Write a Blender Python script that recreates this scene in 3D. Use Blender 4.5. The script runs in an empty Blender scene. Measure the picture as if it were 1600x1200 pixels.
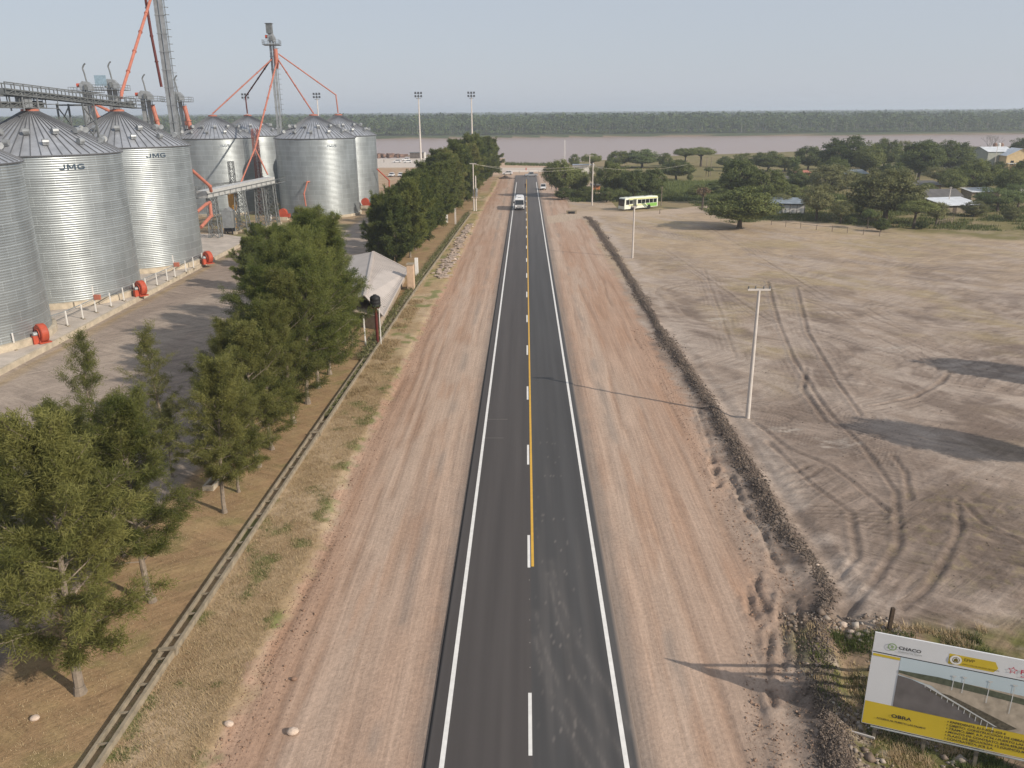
import bpy, bmesh, math, random
import numpy as np
from mathutils import Matrix, Vector
random.seed(7); np.random.seed(7)
R_ = math.radians
scene = bpy.context.scene
C = scene.collection

# ---------------------------------------------------------------- camera
FPX = 1270.0; HOR = 176.0; CAMH = 23.8; ROLL = R_(0.4); YAW = R_(1.0252)
PITCH = math.atan((600 - HOR) / FPX)
def cam_basis():
    F = np.array([0, math.cos(PITCH), -math.sin(PITCH)]); Rt = np.array([1, 0, 0.]); U = np.array([0, math.sin(PITCH), math.cos(PITCH)])
    R2 = Rt*math.cos(ROLL) - U*math.sin(ROLL); U2 = U*math.cos(ROLL) + Rt*math.sin(ROLL)
    c, s = math.cos(YAW), math.sin(YAW); M = np.array([[c, -s, 0], [s, c, 0], [0, 0, 1]])
    return M@R2, M@U2, M@F
CR, CU, CF = cam_basis(); CC = np.array([0, 0, CAMH])
cam_data = bpy.data.cameras.new('camera'); cam = bpy.data.objects.new('camera', cam_data); C.objects.link(cam)
cam_data.sensor_fit = 'HORIZONTAL'; cam_data.sensor_width = 36; cam_data.lens = FPX/1600*36
cam_data.clip_start = 0.5; cam_data.clip_end = 40000
cam.matrix_world = Matrix(((CR[0], CU[0], -CF[0], 0), (CR[1], CU[1], -CF[1], 0), (CR[2], CU[2], -CF[2], CAMH), (0, 0, 0, 1)))
scene.camera = cam
# ---------------------------------------------------------------- light
SUN_EL = R_(28.5); SUN_AZ = math.atan2(16.8, -10.3)      # azimuth clockwise from +Y
w = bpy.data.worlds.new('World'); scene.world = w; w.use_nodes = True
nt = w.node_tree; bg = nt.nodes['Background']
sky = nt.nodes.new('ShaderNodeTexSky'); sky.sky_type = 'NISHITA'; sky.sun_disc = False
sky.sun_elevation = SUN_EL; sky.sun_rotation = SUN_AZ; sky.altitude = 0; sky.air_density = 1.0; sky.dust_density = 1.2; sky.ozone_density = 1.0
mxs = nt.nodes.new('ShaderNodeMix'); mxs.data_type = 'RGBA'; mxs.inputs[0].default_value = 0.82      # milky dry-season air over the clear sky
mxs.inputs[7].default_value = (4.95, 5.4, 6.15, 1)
nt.links.new(sky.outputs[0], mxs.inputs[6]); nt.links.new(mxs.outputs[2], bg.inputs[0]); bg.inputs[1].default_value = 0.10
sd = bpy.data.lights.new('sun', 'SUN'); sun = bpy.data.objects.new('sun', sd); C.objects.link(sun)
sd.energy = 4.4; sd.angle = R_(0.6); sd.color = (1.0, 0.90, 0.78)
d = Vector((math.sin(SUN_AZ)*math.cos(SUN_EL), math.cos(SUN_AZ)*math.cos(SUN_EL), math.sin(SUN_EL)))
sun.rotation_euler = d.to_track_quat('Z', 'Y').to_euler()
scene.view_settings.view_transform = 'Standard'; scene.view_settings.look = 'None'
scene.view_settings.exposure = 0.10; scene.view_settings.gamma = 1.0
scene.cycles.max_bounces = 6; scene.cycles.transparent_max_bounces = 8; scene.cycles.volume_bounces = 1

def at(px, py, z=0.0):
    """point of the plane z seen in the photograph at (px, py)"""
    dd = CR*(px-800)/FPX + CU*(600-py)/FPX + CF
    t = (z-CAMH)/dd[2]; P = CC + dd*t
    return float(P[0]), float(P[1])
def ztop(P, py):
    """height above P that appears at photo row py"""
    lo, hi = -5., 120.
    for _ in range(50):
        m = (lo+hi)/2; v = np.array([P[0], P[1], m])-CC
        if 600 - FPX*(v@CU)/(v@CF) > py: lo = m
        else: hi = m
    return lo
def pxm(P):   # photo pixels per metre at ground point P
    v = np.array([P[0], P[1], 0])-CC
    return FPX/(v@CF)

# ---------------------------------------------------------------- materials
MATS = {}
def mat(name, col, rough=0.8, metal=0.0, var=0.15, scale=2.0, bump=0.0, spec=0.3, col2=None, stretch=(1, 1, 1)):
    if name in MATS: return MATS[name]
    m = bpy.data.materials.new(name); m.use_nodes = True; n = m.node_tree.nodes; l = m.node_tree.links
    b = n['Principled BSDF']; b.inputs['Roughness'].default_value = rough; b.inputs['Metallic'].default_value = metal
    b.inputs['Specular IOR Level'].default_value = spec
    tc = n.new('ShaderNodeTexCoord'); mp = n.new('ShaderNodeMapping'); mp.inputs['Scale'].default_value = stretch
    l.new(tc.outputs['Object'], mp.inputs['Vector'])
    no = n.new('ShaderNodeTexNoise'); no.inputs['Scale'].default_value = scale; no.inputs['Detail'].default_value = 6
    l.new(mp.outputs[0], no.inputs['Vector'])
    rp = n.new('ShaderNodeValToRGB')
    c2 = col2 if col2 else tuple(min(1, c*(1+var)) for c in col); c1 = tuple(c*(1-var) for c in col)
    rp.color_ramp.elements[0].position = 0.3; rp.color_ramp.elements[1].position = 0.7
    rp.color_ramp.elements[0].color = (*c1, 1); rp.color_ramp.elements[1].color = (*c2, 1)
    l.new(no.outputs['Fac'], rp.inputs[0]); l.new(rp.outputs[0], b.inputs['Base Color'])
    if bump:
        bp = n.new('ShaderNodeBump'); bp.inputs['Strength'].default_value = bump; bp.inputs['Distance'].default_value = 0.05
        l.new(no.outputs['Fac'], bp.inputs['Height']); l.new(bp.outputs[0], b.inputs['Normal'])
    MATS[name] = m; return m

def leaf_mat(name, ca, cb, trans=0.25):
    m = bpy.data.materials.new(name); m.use_nodes = True; n = m.node_tree.nodes; l = m.node_tree.links
    b = n['Principled BSDF']; b.inputs['Roughness'].default_value = 0.65; b.inputs['Specular IOR Level'].default_value = 0.25
    a = n.new('ShaderNodeAttribute'); a.attribute_name = 'tint'
    oi = n.new('ShaderNodeObjectInfo')
    add = n.new('ShaderNodeMath'); add.operation = 'MULTIPLY_ADD'; add.inputs[1].default_value = 0.5; 
    l.new(oi.outputs['Random'], add.inputs[0]); 
    sc = n.new('ShaderNodeMath'); sc.operation = 'MULTIPLY_ADD'; sc.inputs[1].default_value = 0.9; sc.inputs[2].default_value = -0.2
    l.new(a.outputs['Fac'], sc.inputs[0]); l.new(sc.outputs[0], add.inputs[2])
    mx = n.new('ShaderNodeMix'); mx.data_type = 'RGBA'
    l.new(add.outputs[0], mx.inputs[0]); mx.inputs[6].default_value = (*ca, 1); mx.inputs[7].default_value = (*cb, 1)
    l.new(mx.outputs[2], b.inputs['Base Color'])
    tr = n.new('ShaderNodeBsdfTranslucent'); l.new(mx.outputs[2], tr.inputs[0])
    ms = n.new('ShaderNodeMixShader'); ms.inputs[0].default_value = trans
    out = n['Material Output']; l.new(b.outputs[0], ms.inputs[1]); l.new(tr.outputs[0], ms.inputs[2]); l.new(ms.outputs[0], out.inputs[0])
    MATS[name] = m; return m

# ---------------------------------------------------------------- mesh builder
class MB:
    def __init__(s): s.v = []; s.f = []
    def add(s, vs, fs):
        o = len(s.v); s.v += [tuple(map(float, q)) for q in vs]; s.f += [tuple(o+i for i in q) for q in fs]; return s
    def box(s, x, y, z, sx, sy, sz, rz=0):      # centre, full sizes
        c, n = math.cos(rz), math.sin(rz); vs = []
        for k in (-1, 1):
            for a, b in ((-1, -1), (1, -1), (1, 1), (-1, 1)):
                dx, dy = a*sx/2, b*sy/2; vs.append((x+dx*c-dy*n, y+dx*n+dy*c, z+k*sz/2))
        return s.add(vs, [(3, 2, 1, 0), (4, 5, 6, 7), (0, 1, 5, 4), (1, 2, 6, 5), (2, 3, 7, 6), (3, 0, 4, 7)])
    def tube(s, p, q, r0, r1=None, n=8, cap=True):
        r1 = r0 if r1 is None else r1
        p = Vector(p); q = Vector(q); d = (q-p); L = d.length
        if L < 1e-6: return s
        d /= L; u = d.orthogonal().normalized(); v = d.cross(u); vs = []
        for c, r in ((p, r0), (q, r1)):
            for i in range(n):
                a = 2*math.pi*i/n; vs.append(c + u*(r*math.cos(a)) + v*(r*math.sin(a)))
        fs = [(i, (i+1) % n, n+(i+1) % n, n+i) for i in range(n)]
        if cap: fs += [tuple(range(n))[::-1], tuple(range(n, 2*n))]
        return s.add(vs, fs)
    def bar(s, p, q, w, h=None):
        """square section bar between two points"""
        h = h or w; p = Vector(p); q = Vector(q); d = (q-p).normalized()
        side = Vector((0, 0, 1)).cross(d)
        side = side.normalized() if side.length > 1e-3 else Vector((1, 0, 0))
        up = d.cross(side); vs = []
        for c in (p, q):
            for a, b in ((-1, -1), (1, -1), (1, 1), (-1, 1)): vs.append(c + side*(a*w/2) + up*(b*h/2))
        return s.add(vs, [(3, 2, 1, 0), (4, 5, 6, 7), (0, 1, 5, 4), (1, 2, 6, 5), (2, 3, 7, 6), (3, 0, 4, 7)])
    def lathe(s, prof, n=24, c=(0, 0, 0), axis='z'):
        vs = []
        for r, z in prof:
            for i in range(n):
                a = 2*math.pi*i/n; x, y = r*math.cos(a), r*math.sin(a)
                vs.append((c[0]+x, c[1]+y, c[2]+z) if axis == 'z' else ((c[0]+x, c[1]+z, c[2]+y) if axis == 'y' else (c[0]+z, c[1]+x, c[2]+y)))
        fs = []
        for k in range(len(prof)-1):
            for i in range(n):
                j = (i+1) % n; fs.append((k*n+i, k*n+j, (k+1)*n+j, (k+1)*n+i))
        return s.add(vs, fs)
    def prism(s, poly, axis, a, b):
        """polygon (2-D) extruded along axis between a and b. axis x: poly=(y,z); y: (x,z); z: (x,y)"""
        n = len(poly); vs = []
        for t in (a, b):
            for u, v in poly: vs.append((t, u, v) if axis == 'x' else ((u, t, v) if axis == 'y' else (u, v, t)))
        fs = [(i, (i+1) % n, n+(i+1) % n, n+i) for i in range(n)] + [tuple(range(n))[::-1], tuple(range(n, 2*n))]
        return s.add(vs, fs)
    def build(s, name, m, parent=None, smooth=False, bevel=0):
        me = bpy.data.meshes.new(name); me.from_pydata(s.v, [], s.f)
        bm = bmesh.new(); bm.from_mesh(me); bmesh.ops.recalc_face_normals(bm, faces=bm.faces)
        if bevel: bmesh.ops.bevel(bm, geom=list(bm.edges), offset=bevel, segments=2, affect='EDGES', clamp_overlap=True)
        bm.to_mesh(me); bm.free()
        if smooth: me.polygons.foreach_set('use_smooth', [True]*len(me.polygons))
        me.materials.append(m); o = bpy.data.objects.new(name, me); C.objects.link(o)
        if parent: o.parent = parent
        return o
def fastmesh(name, V, F, m, parent=None, tint=None, smooth=False, link=True):
    """V (n,3), F (k,4 or 3) numpy"""
    me = bpy.data.meshes.new(name); V = np.ascontiguousarray(V, dtype=np.float32); F = np.ascontiguousarray(F, dtype=np.int32)
    k = F.shape[1]; me.vertices.add(len(V)); me.vertices.foreach_set('co', V.ravel())
    me.loops.add(F.size); me.loops.foreach_set('vertex_index', F.ravel())
    me.polygons.add(len(F)); me.polygons.foreach_set('loop_start', np.arange(0, F.size, k, dtype=np.int32))
    me.polygons.foreach_set('loop_total', np.full(len(F), k, dtype=np.int32))
    if smooth: me.polygons.foreach_set('use_smooth', np.ones(len(F), dtype=bool))
    me.update(calc_edges=True)
    if tint is not None:
        a = me.attributes.new('tint', 'FLOAT', 'POINT'); a.data.foreach_set('value', np.ascontiguousarray(tint, dtype=np.float32))
    me.materials.append(m)
    o = bpy.data.objects.new(name, me)
    if link: C.objects.link(o)
    if parent: o.parent = parent
    return o
def thing(name, label, cat, loc=(0, 0, 0), rz=0, group=None):
    o = bpy.data.objects.new(name, None); C.objects.link(o); o.empty_display_size = 0.3
    o.location = loc; o.rotation_euler = (0, 0, rz); tag(o, label, cat, group); return o
def tag(o, label=None, cat=None, group=None, kind=None):
    if label: o['label'] = label
    if cat: o['category'] = cat
    if group: o['group'] = group
    if kind: o['kind'] = kind
    return o
def dup(root, loc, rz=0, label=None, group=None, scale=None):
    r = root.copy(); C.objects.link(r); r.location = loc; r.rotation_euler = (0, 0, rz)
    if scale is not None: r.scale = scale if hasattr(scale, '__len__') else (scale,)*3
    if label: r['label'] = label
    if group: r['group'] = group
    for ch in list(root.children):
        c = ch.copy(); C.objects.link(c); c.parent = r
        for g in ch.children:
            q = g.copy(); C.objects.link(q); q.parent = c
    return r
ORD = ('first second third fourth fifth sixth seventh eighth ninth tenth eleventh twelfth thirteenth fourteenth fifteenth sixteenth '
       'seventeenth eighteenth nineteenth twentieth twenty-first twenty-second twenty-third twenty-fourth').split()
ORD += ['twenty-'+q for q in ORD[4:9]] + ['thirtieth'] + ['thirty-'+q for q in ORD[:9]] + ['fortieth'] + ['forty-'+q for q in ORD[:9]] + ['fiftieth']

# ---------------------------------------------------------------- value noise
def vnoise(x, y, seed=0):
    xi = np.floor(x).astype(np.int64); yi = np.floor(y).astype(np.int64); fx = x-xi; fy = y-yi
    def h(a, b):
        n = (a*374761393 + b*668265263 + seed*1442695041) & 0x7fffffff
        n = ((n ^ (n >> 13))*1274126177) & 0x7fffffff
        return ((n ^ (n >> 16)) & 0xffff)/65535.0
    u = fx*fx*(3-2*fx); v = fy*fy*(3-2*fy)
    return (h(xi, yi)*(1-u)+h(xi+1, yi)*u)*(1-v) + (h(xi, yi+1)*(1-u)+h(xi+1, yi+1)*u)*v
def fbm(x, y, s, seed=0, o=4):
    t = 0; a = .5; n = 0
    for k in range(o):
        t = t + a*vnoise(x/s, y/s, seed+k*17); n += a; a *= .5; s = s/2.03
    return t/n
def sstep(a, b, x):
    t = np.clip((x-a)/(b-a), 0, 1); return t*t*(3-2*t)
def pdist(X, Y, pts):
    """distance to polyline"""
    best = np.full(X.shape, 1e9)
    for (x0, y0), (x1, y1) in zip(pts[:-1], pts[1:]):
        dx, dy = x1-x0, y1-y0; L = dx*dx+dy*dy+1e-9
        t = np.clip(((X-x0)*dx+(Y-y0)*dy)/L, 0, 1)
        best = np.minimum(best, np.hypot(X-x0-t*dx, Y-y0-t*dy))
    return best
def xline(Y, pts):
    p = sorted(pts, key=lambda q: q[1]); return np.interp(Y, [q[1] for q in p], [q[0] for q in p])

# lines on the ground (x as a function of y)
L_GRASS = [at(*q) for q in ((325, 1200), (430, 990), (500, 860), (540, 745), (608, 620), (645, 540), (700, 440), (733, 370), (752, 330), (775, 290))]
L_BERM = [at(*q) for q in ((1310, 1215), (1300, 1160), (1284, 1070), (1274, 975), (1284, 925), (1245, 856), (1190, 775), (1120, 650), (1040, 530), (975, 420), (925, 345), (905, 330))]
L_WALL = [(-16.9, 10), (-16.8, 24.7), (-16.4, 71), (-15.9, 112), (-13.9, 204)]
L_YARD = [(-22.5, 10), (-23.2, 30), (-23.6, 45), (-22.6, 60), (-23, 90), (-24, 140), (-27, 220), (-30, 300)]
SH_PTS = [(-400, 492), (-60, 490), (-32, 485), (-24, 440), (10, 424), (30, 450), (80, 500), (160, 540), (320, 600), (700, 640)]
def shore_near(X): return np.interp(X, [p[0] for p in SH_PTS], [p[1] for p in SH_PTS])
def shore_far(X): return 955 + 0.03*X + 6*np.sin(X/90.0)
WATER_Z = -3.0
def gz_np(X, Y):
    z = 0.10*(fbm(X, Y, 9, 3)-.5)*np.clip((np.abs(X)-5)/3, 0, 1) 
    # small ruts and lumps on the graded sand and the field
    off = np.abs(X-.3) > 4.2
    nearw = np.clip((200-Y)/150, 0, 1)
    z = z + off*nearw*0.05*(fbm(X, Y*0.25, .9, 5, 3)-.5)
    bx = xline(Y, L_BERM); db = X-bx
    inb = (Y < 205)
    z = z + inb*sstep(202, 180, Y)*((.12+.24*np.clip((130-Y)/60, 0, 1))*np.exp(-((db+0.5*(fbm(X, Y, 4, 8)-.5))/(.45+.3*np.clip((110-Y)/60, 0, 1)))**2)*(0.1+1.3*fbm(X, Y, 1.1, 9)) - 0.22*np.exp(-((db-1.4)/.6)**2)*np.clip((100-Y)/50, 0, 1))
    # secondary windrow close to the camera, left of the berm
    z = z + .22*np.exp(-((X-bx+2.2)/.4)**2)*np.clip((48-Y)/10, 0, 1)*fbm(X, Y, 1.2, 12)
    # lower rough ground around the hoarding
    hb = np.exp(-((X-17.5)/3.8)**4)*sstep(33.5, 30.5, Y)
    z = z - .62*hb + hb*.35*(fbm(X, Y, 1.3, 15)-.5)
    # scarp at the grass edge on the left
    dg = X - xline(Y, L_GRASS)
    z = z + .22*sstep(.5, -.5, dg+.5*(fbm(X, Y, 3, 21)-.5))*(X < 0)*(Y < 320)
    # field mounds and ruts
    fld = (db > 2.5)*nearw
    z = z + fld*0.16*(fbm(X, Y, 2.6, 27)-.5)
    # river channel
    sn = shore_near(X) + 6*(fbm(X, Y*0, 25, 41)-.5); sf = shore_far(X)
    ch = sstep(sn-22, sn+14, Y)*sstep(sf+2, sf-8, Y)
    z = z*(1-ch) - 6.0*ch
    z = z + 0.8*sstep(sf, sf+30, Y)
    return z
def gz(x, y): return float(gz_np(np.array([float(x)]), np.array([float(y)]))[0])

# ---------------------------------------------------------------- ground sheet
def build_ground():
    def seq(*segs):
        out = []
        for a, b, st in segs: out += list(np.arange(a, b-1e-6, st))
        return out
    xs = seq((-130, -60, 1.6), (-60, -30, .7), (-30, -16, .3), (-16, -4.2, .2), (-4.2, 4.8, .5), (4.8, 46, .16), (46, 64, .5), (64, 140, 1.6))
    far = [140*1.16**k for k in range(1, 32)]
    xs = np.array([-q for q in far[::-1]] + xs + [140.0] + far)
    ys = seq((-40, 14, 4), (14, 22, 1), (22, 74, .17), (74, 140, .45), (140, 240, 1.1), (240, 540, 2.2), (540, 930, 12), (930, 980, 3))
    ys = np.array(ys + [980*1.13**k for k in range(0, 23)])
    X, Y = np.meshgrid(xs, ys); Z = gz_np(X, Y)
    RUTS = []
    n1 = fbm(X, Y, 14, 61); n2 = fbm(X, Y, 3.0, 62); n3 = fbm(X, Y, .9, 63, 3); nst = fbm(X, Y*.08, .7, 64, 3); nst2 = fbm(X, Y*.05, 2.4, 65, 3)
    def c(r, g, b): return np.array([r, g, b])
    def mix(A, B, m): return A*(1-m[..., None]) + B*m[..., None]
    sand = c(.385, .262, .190); sandp = c(.425, .318, .245); orange = c(.355, .215, .14); grey = c(.20, .17, .145)
    dry = c(.34, .245, .145); dryp = c(.42, .315, .205); green = c(.10, .12, .035); brown = c(.27, .18, .10)
    mud = c(.29, .228, .182); mudp = c(.39, .32, .265); mudd = c(.165, .125, .10); ochre = c(.33, .26, .14); beige = c(.395, .300, .200)
    pave = c(.27, .215, .175); pavel = c(.33, .27, .22); conc = c(.50, .44, .38); weed = c(.17, .15, .06)
    col = np.zeros(X.shape+(3,)); col[:] = mud
    # --- right field
    t = sstep(70, 170, Y + 14*(n1-.5))
    base = mix(np.broadcast_to(mud, col.shape), np.broadcast_to(beige, col.shape), t)
    base = mix(base, mudp, sstep(.5, .72, n2)*.75*(1-.5*t)); base = mix(base, mudd, sstep(.52, .70, fbm(X+40, Y*.5, 4, 71))*.75*(1-.75*t))
    base = mix(base, ochre, sstep(.52, .68, fbm(X, Y, 11, 73))*.55*sstep(20, 26, X)*sstep(48, 75, Y)); 
    base = mix(base, mudp, sstep(.56, .7, fbm(X+Y*.5, Y*.2, 3.0, 74))*.6)
    col = base
    # scraped, smeared mud: short streaks in several directions
    rgh = np.zeros(X.shape)
    for k, (ang, cc_, am) in enumerate(((.5, mudp, .75), (-.35, mudd, .8), (1.1, mudd, .7), (-.9, mudp, .6), (.15, mudd, .6), (1.5, mudp, .5))):
        th = ang+.5*(fbm(X, Y, 25, 140+k, 2)-.5); u = X*np.cos(th)+Y*np.sin(th); v = -X*np.sin(th)+Y*np.cos(th)
        st = fbm(u/7, v, .9, 150+k, 4); reg = sstep(.46, .60, fbm(X, Y, 9, 160+k, 3))
        a_ = sstep(.50, .68, st)*reg*am*.75*(1-.6*t)
        col = mix(col, cc_, a_); Z += np.where((X-xline(Y, L_BERM) > 2.0) & (Y < 140), (-.05 if cc_ is mudd else .03)*a_, 0); rgh += a_
    # vehicle tracks in the field, curved
    TR = []
    for pts in (((1200, 440), (1215, 500), (1240, 560), (1290, 640), (1350, 700), (1400, 770), (1405, 850), (1370, 905), (1320, 960)),
                ((1245, 450), (1262, 520), (1310, 600), (1345, 650)), ((1260, 575), (1255, 610), (1290, 660)),
                ((1395, 712), (1415, 740), (1422, 780)), ((1495, 780), (1500, 830), (1475, 880), (1450, 920), (1410, 950)),
                ((1360, 635), (1430, 620), (1470, 598), (1485, 580)), ((1500, 780), (1540, 820), (1600, 850)), ((1200, 690), (1270, 760), (1330, 800), (1340, 870), (1300, 910)),
                ((1180, 660), (1230, 700), (1300, 730), (1390, 800)), ((1100, 420), (1130, 500), (1150, 560)), ((1040, 390), (1200, 500), (1420, 560)), ((1100, 350), (1300, 470), (1600, 500)),
                ((940, 345), (1050, 365), (1220, 400), (1600, 430))):
        TR.append([at(*q) for q in pts])
    for i, p in enumerate(TR):
        dd = pdist(X, Y, p); dd = np.abs(dd+.25*(n2-.5)); wd = .13 if i not in (2,) else .10; wd = wd+np.clip((Y-60)/200, 0, .3)
        wob = (.5+.9*fbm(X, Y, 1.5, 80+i))*(1 if i < 9 else .35)
        tr = np.exp(-(dd/wd)**2)*np.clip(wob, 0, 1)*(.38 if i < 8 else .15)
        comb = np.clip(.5+.5*np.sin(dd*2*np.pi/.55+3*n3), 0, 1)*np.exp(-(dd/2.2)**2)*sstep(.42, .6, fbm(X, Y, 3.5, 180+i))
        col = mix(col, mudd, comb*.6)
        col = mix(col, mudd*.62, np.clip(tr*.95, 0, .62))
        col = mix(col, mudd, np.exp(-(dd/.6)**2)*.25*wob)
        col = mix(col, mudp, np.exp(-((dd-.55)/.22)**2)*.35)
        Z -= .08*np.exp(-(dd/.16)**2)*(Y < 140)*wob; Z += .05*np.exp(-((dd-.34)/.14)**2)*(Y < 140)*wob
    # darker churned earth between the pole and the hoarding, with tread combs
    cx_, cy_ = at(1290, 740); dz = np.hypot((X-cx_)/9.0, (Y-cy_)/16.0)+.7*(n1-.5)
    dk = sstep(1.15, .55, dz)*(X > 16.5)
    col = mix(col, c(.195, .148, .118), dk*.5)
    th = .9+.6*(fbm(X, Y, 12, 301, 2)-.5); u = X*np.cos(th)+Y*np.sin(th)
    cb = sstep(.2, .8, np.sin(u*2*np.pi/.5))*sstep(.48, .58, fbm(X, Y, 3.2, 303, 3))*(dk+.35)*(Y < 80)*(X > 17)
    col = mix(col, mudd*.8, cb*.5); Z -= .03*cb
    px_, py_ = at(1590, 850); d2_ = np.hypot((X-px_)/7.0, (Y-py_)/8.0)+.8*(n2-.5)
    rb = sstep(1.2, .6, d2_); col = mix(col, c(.16, .122, .095), rb*.7); col = mix(col, c(.255, .21, .105), rb*sstep(.58, .7, fbm(X, Y, .5, 307, 3))*.3)
    Z += rb*.16*(fbm(X, Y, .7, 309, 3)-.5)
    for pp in ((1222, 674), (1300, 690), (1180, 560), (1120, 500), (1390, 545)):
        ax, ay = at(*pp); e = np.hypot((X-ax)/1.9, (Y-ay)/1.3)+2.0*(n3-.5); col = mix(col, c(.44, .39, .335), sstep(1.0, .2, e)*.5*sstep(.4, .6, fbm(X, Y*2, .7, 311, 3)))
    # deep wheel ruts beside the ditch, near the camera
    for pts in (((1140, 745), (1165, 800), (1192, 830), (1216, 896)), ((1178, 890), (1184, 925), (1197, 956)), ((1222, 930), (1226, 1000), (1224, 1068)), ((1168, 915), (1174, 945), (1180, 970)), ((1245, 940), (1248, 1010), (1240, 1090)), ((1205, 985), (1198, 1050), (1210, 1120)), ((1090, 640), (1110, 700), (1120, 760))):
        dr_ = np.abs(pdist(X, Y, [at(*q) for q in pts])+.45*(n3-.5)+.3*(n2-.5)); nz_ = sstep(.38, .58, fbm(X, Y, .9, 313, 4)); RUTS.append((dr_, nz_))
        Z -= .20*np.exp(-(dr_/.15)**2)*(.25+.75*nz_); Z += .10*np.exp(-((dr_-.34)/.16)**2)*sstep(.4, .65, fbm(X, Y, .5, 315, 3))
    # weeds to the far right
    LW = [at(*q) for q in ((1430, 345), (1380, 368), (1480, 372), (1600, 385))]
    wx = sstep(0, 8, X - np.interp(Y, [150, 168, 185, 215, 260], [101, 74, 70, 78, 90]) + 6*(n2-.5))*(Y > 150)*(Y < 430)
    col = mix(col, weed, wx*(.55+.4*sstep(.4, .6, n2)))
    vil = sstep(205, 222, Y+6*(n2-.5))*(X > 24)
    soil = mix(np.broadcast_to(c(.25, .195, .11), col.shape), weed, sstep(.42, .58, n1)*.8)
    col = mix(col, soil, vil*(1-wx*.3))
    vline = sstep(-3, 3, Y - np.interp(X, [45, 60, 75, 90, 110], [184, 190, 178, 172, 168]) + 5*(n2-.5))*(X > 48)
    col = mix(col, mix(soil, weed, sstep(.35, .6, n2)*.8), vline)
    crop = sstep(0, 3, X-44)*sstep(92, 88, X)*sstep(228, 236, Y)*sstep(300, 290, Y)
    col = mix(col, c(.15, .19, .05), crop*.8)
    # --- berm and ditch
    bx = xline(Y, L_BERM); db = X-bx
    inb = sstep(208, 200, Y)
    col = mix(col, mudp*1.05, np.exp(-((db-2.0)/1.0)**2)*.8*inb*sstep(.3, .55, n2))
    sandm = sstep(-1.2, -2.4, db + 1.4*(n3-.5))
    rough = sstep(-4.6, -1.5, db + 2.2*(n2-.5))*sstep(58, 40, Y)
    # --- sand shoulders both sides
    S = mix(np.broadcast_to(sand, col.shape), np.broadcast_to(sandp, col.shape), sstep(.35, .65, nst2))
    S = mix(S, orange, sstep(.55, .75, nst)*.45)
    dr = np.minimum(np.abs(X-.3), 60)
    edge = np.where(X > 0, bx, xline(Y, L_GRASS))
    S = mix(S, orange, sstep(3.8, .4, np.abs(edge-X)+1.5*(n2-.5))*.6)
    for k, (xr, wv_, am) in enumerate(((-5.4, .10, .5), (-7.3, .16, .35), (-9.0, .13, .5), (-9.6, .10, .5), (-10.6, .14, .5), (-11.5, .12, .55), (6.0, .12, .35), (8.1, .15, .4), (9.7, .12, .35), (11.4, .12, .45), (12.3, .14, .4))):
        xc = xr+.9*(fbm(Y, Y*0+k*7, 22, 190+k, 3)-.5)*2*(.35 if abs(xr) < 7 else 1)*(.6+.5*(Y > 60)); a_ = np.exp(-((X-xc)/(wv_+.1))**2)*sstep(.35, .6, fbm(Y, Y*0+k*3, 9, 200+k, 3))
        S = mix(S, orange*.72, a_*am); Z -= .05*a_*(Y < 120)*am*2*(Y > 18)
    S = mix(S, grey, sstep(5.3, 4.2, dr+.35*(n3-.5))*.75)
    S = mix(S, grey*1.15, np.exp(-((dr-6.4-.6*(nst2-.5))/.35)**2)*.55*sstep(.4, .6, fbm(X, Y*.2, 1.2, 88)))
    S = mix(S, sandp*1.05, np.exp(-((dr-5.6)/.5)**2)*.5)
    S = mix(S, mud, rough*.6)
    for dr_, nz_ in RUTS: S = mix(S, mudd*.9, np.exp(-(dr_/.2)**2)*.75*nz_)
    dg = X - xline(Y, L_GRASS)
    sl = sstep(-.35, .35, dg + 1.6*(n3-.5))*(X < 0)
    sr = sandm*(X >= 0)
    inY = sstep(345, 330, Y)
    ms = (sl+sr)*inY
    col = mix(col, S, ms)
    clod = np.exp(-((db+.05+1.2*(n2-.5))/(.55+.55*np.clip((110-Y)/60, 0, 1)))**2)*inb
    col = mix(col, mudd*.85, np.clip(clod*1.25, 0, 1)*(.45+.55*sstep(.35, .6, n3)))
    # --- rough weedy ground round the hoarding
    hb = sstep(12.2, 13.8, X+1.2*(n2-.5))*sstep(35.5, 33.0, Y+.8*(n2-.5))*(X < 30)
    rg = mix(np.broadcast_to(c(.25, .18, .12), col.shape), np.broadcast_to(c(.13, .125, .045), col.shape), sstep(.40, .58, n2))
    rg = mix(rg, mudp, sstep(.62, .75, n3)*.7)
    col = mix(col, rg, hb)
    # --- left grass strip
    lg = (X < 0)*(1-sl)*sstep(345, 330, Y)
    G = mix(np.broadcast_to(dry, col.shape), np.broadcast_to(dryp, col.shape), sstep(.38, .66, n2))
    G = mix(G, brown, sstep(.55, .75, n3)*.5)
    G = mix(G, green*1.3, sstep(.60, .70, fbm(X, Y, 1.8, 91))*.75); G = mix(G, c(.27, .22, .08), sstep(60, 95, Y)*sstep(.35, .6, n1)*.6)
    col = mix(col, G, lg)
    # --- under the trees
    wx_ = xline(Y, L_WALL)
    ut = (X < wx_-.2)
    Bn = mix(np.broadcast_to(brown*1.15, col.shape), np.broadcast_to(c(.32, .225, .12), col.shape), sstep(.4, .65, n3))
    Bn = mix(Bn, green*1.4, sstep(.62, .74, fbm(X, Y, 2.3, 95))*.35)
    col = mix(col, Bn, ut.astype(float))
    yx = xline(Y, L_YARD)
    yd = sstep(.5, -.5, X-yx+1.4*(n2-.5))
    P = mix(np.broadcast_to(pave, col.shape), np.broadcast_to(pavel, col.shape), sstep(.35, .65, fbm(X*.5, Y*.12, 3, 97)))
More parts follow.
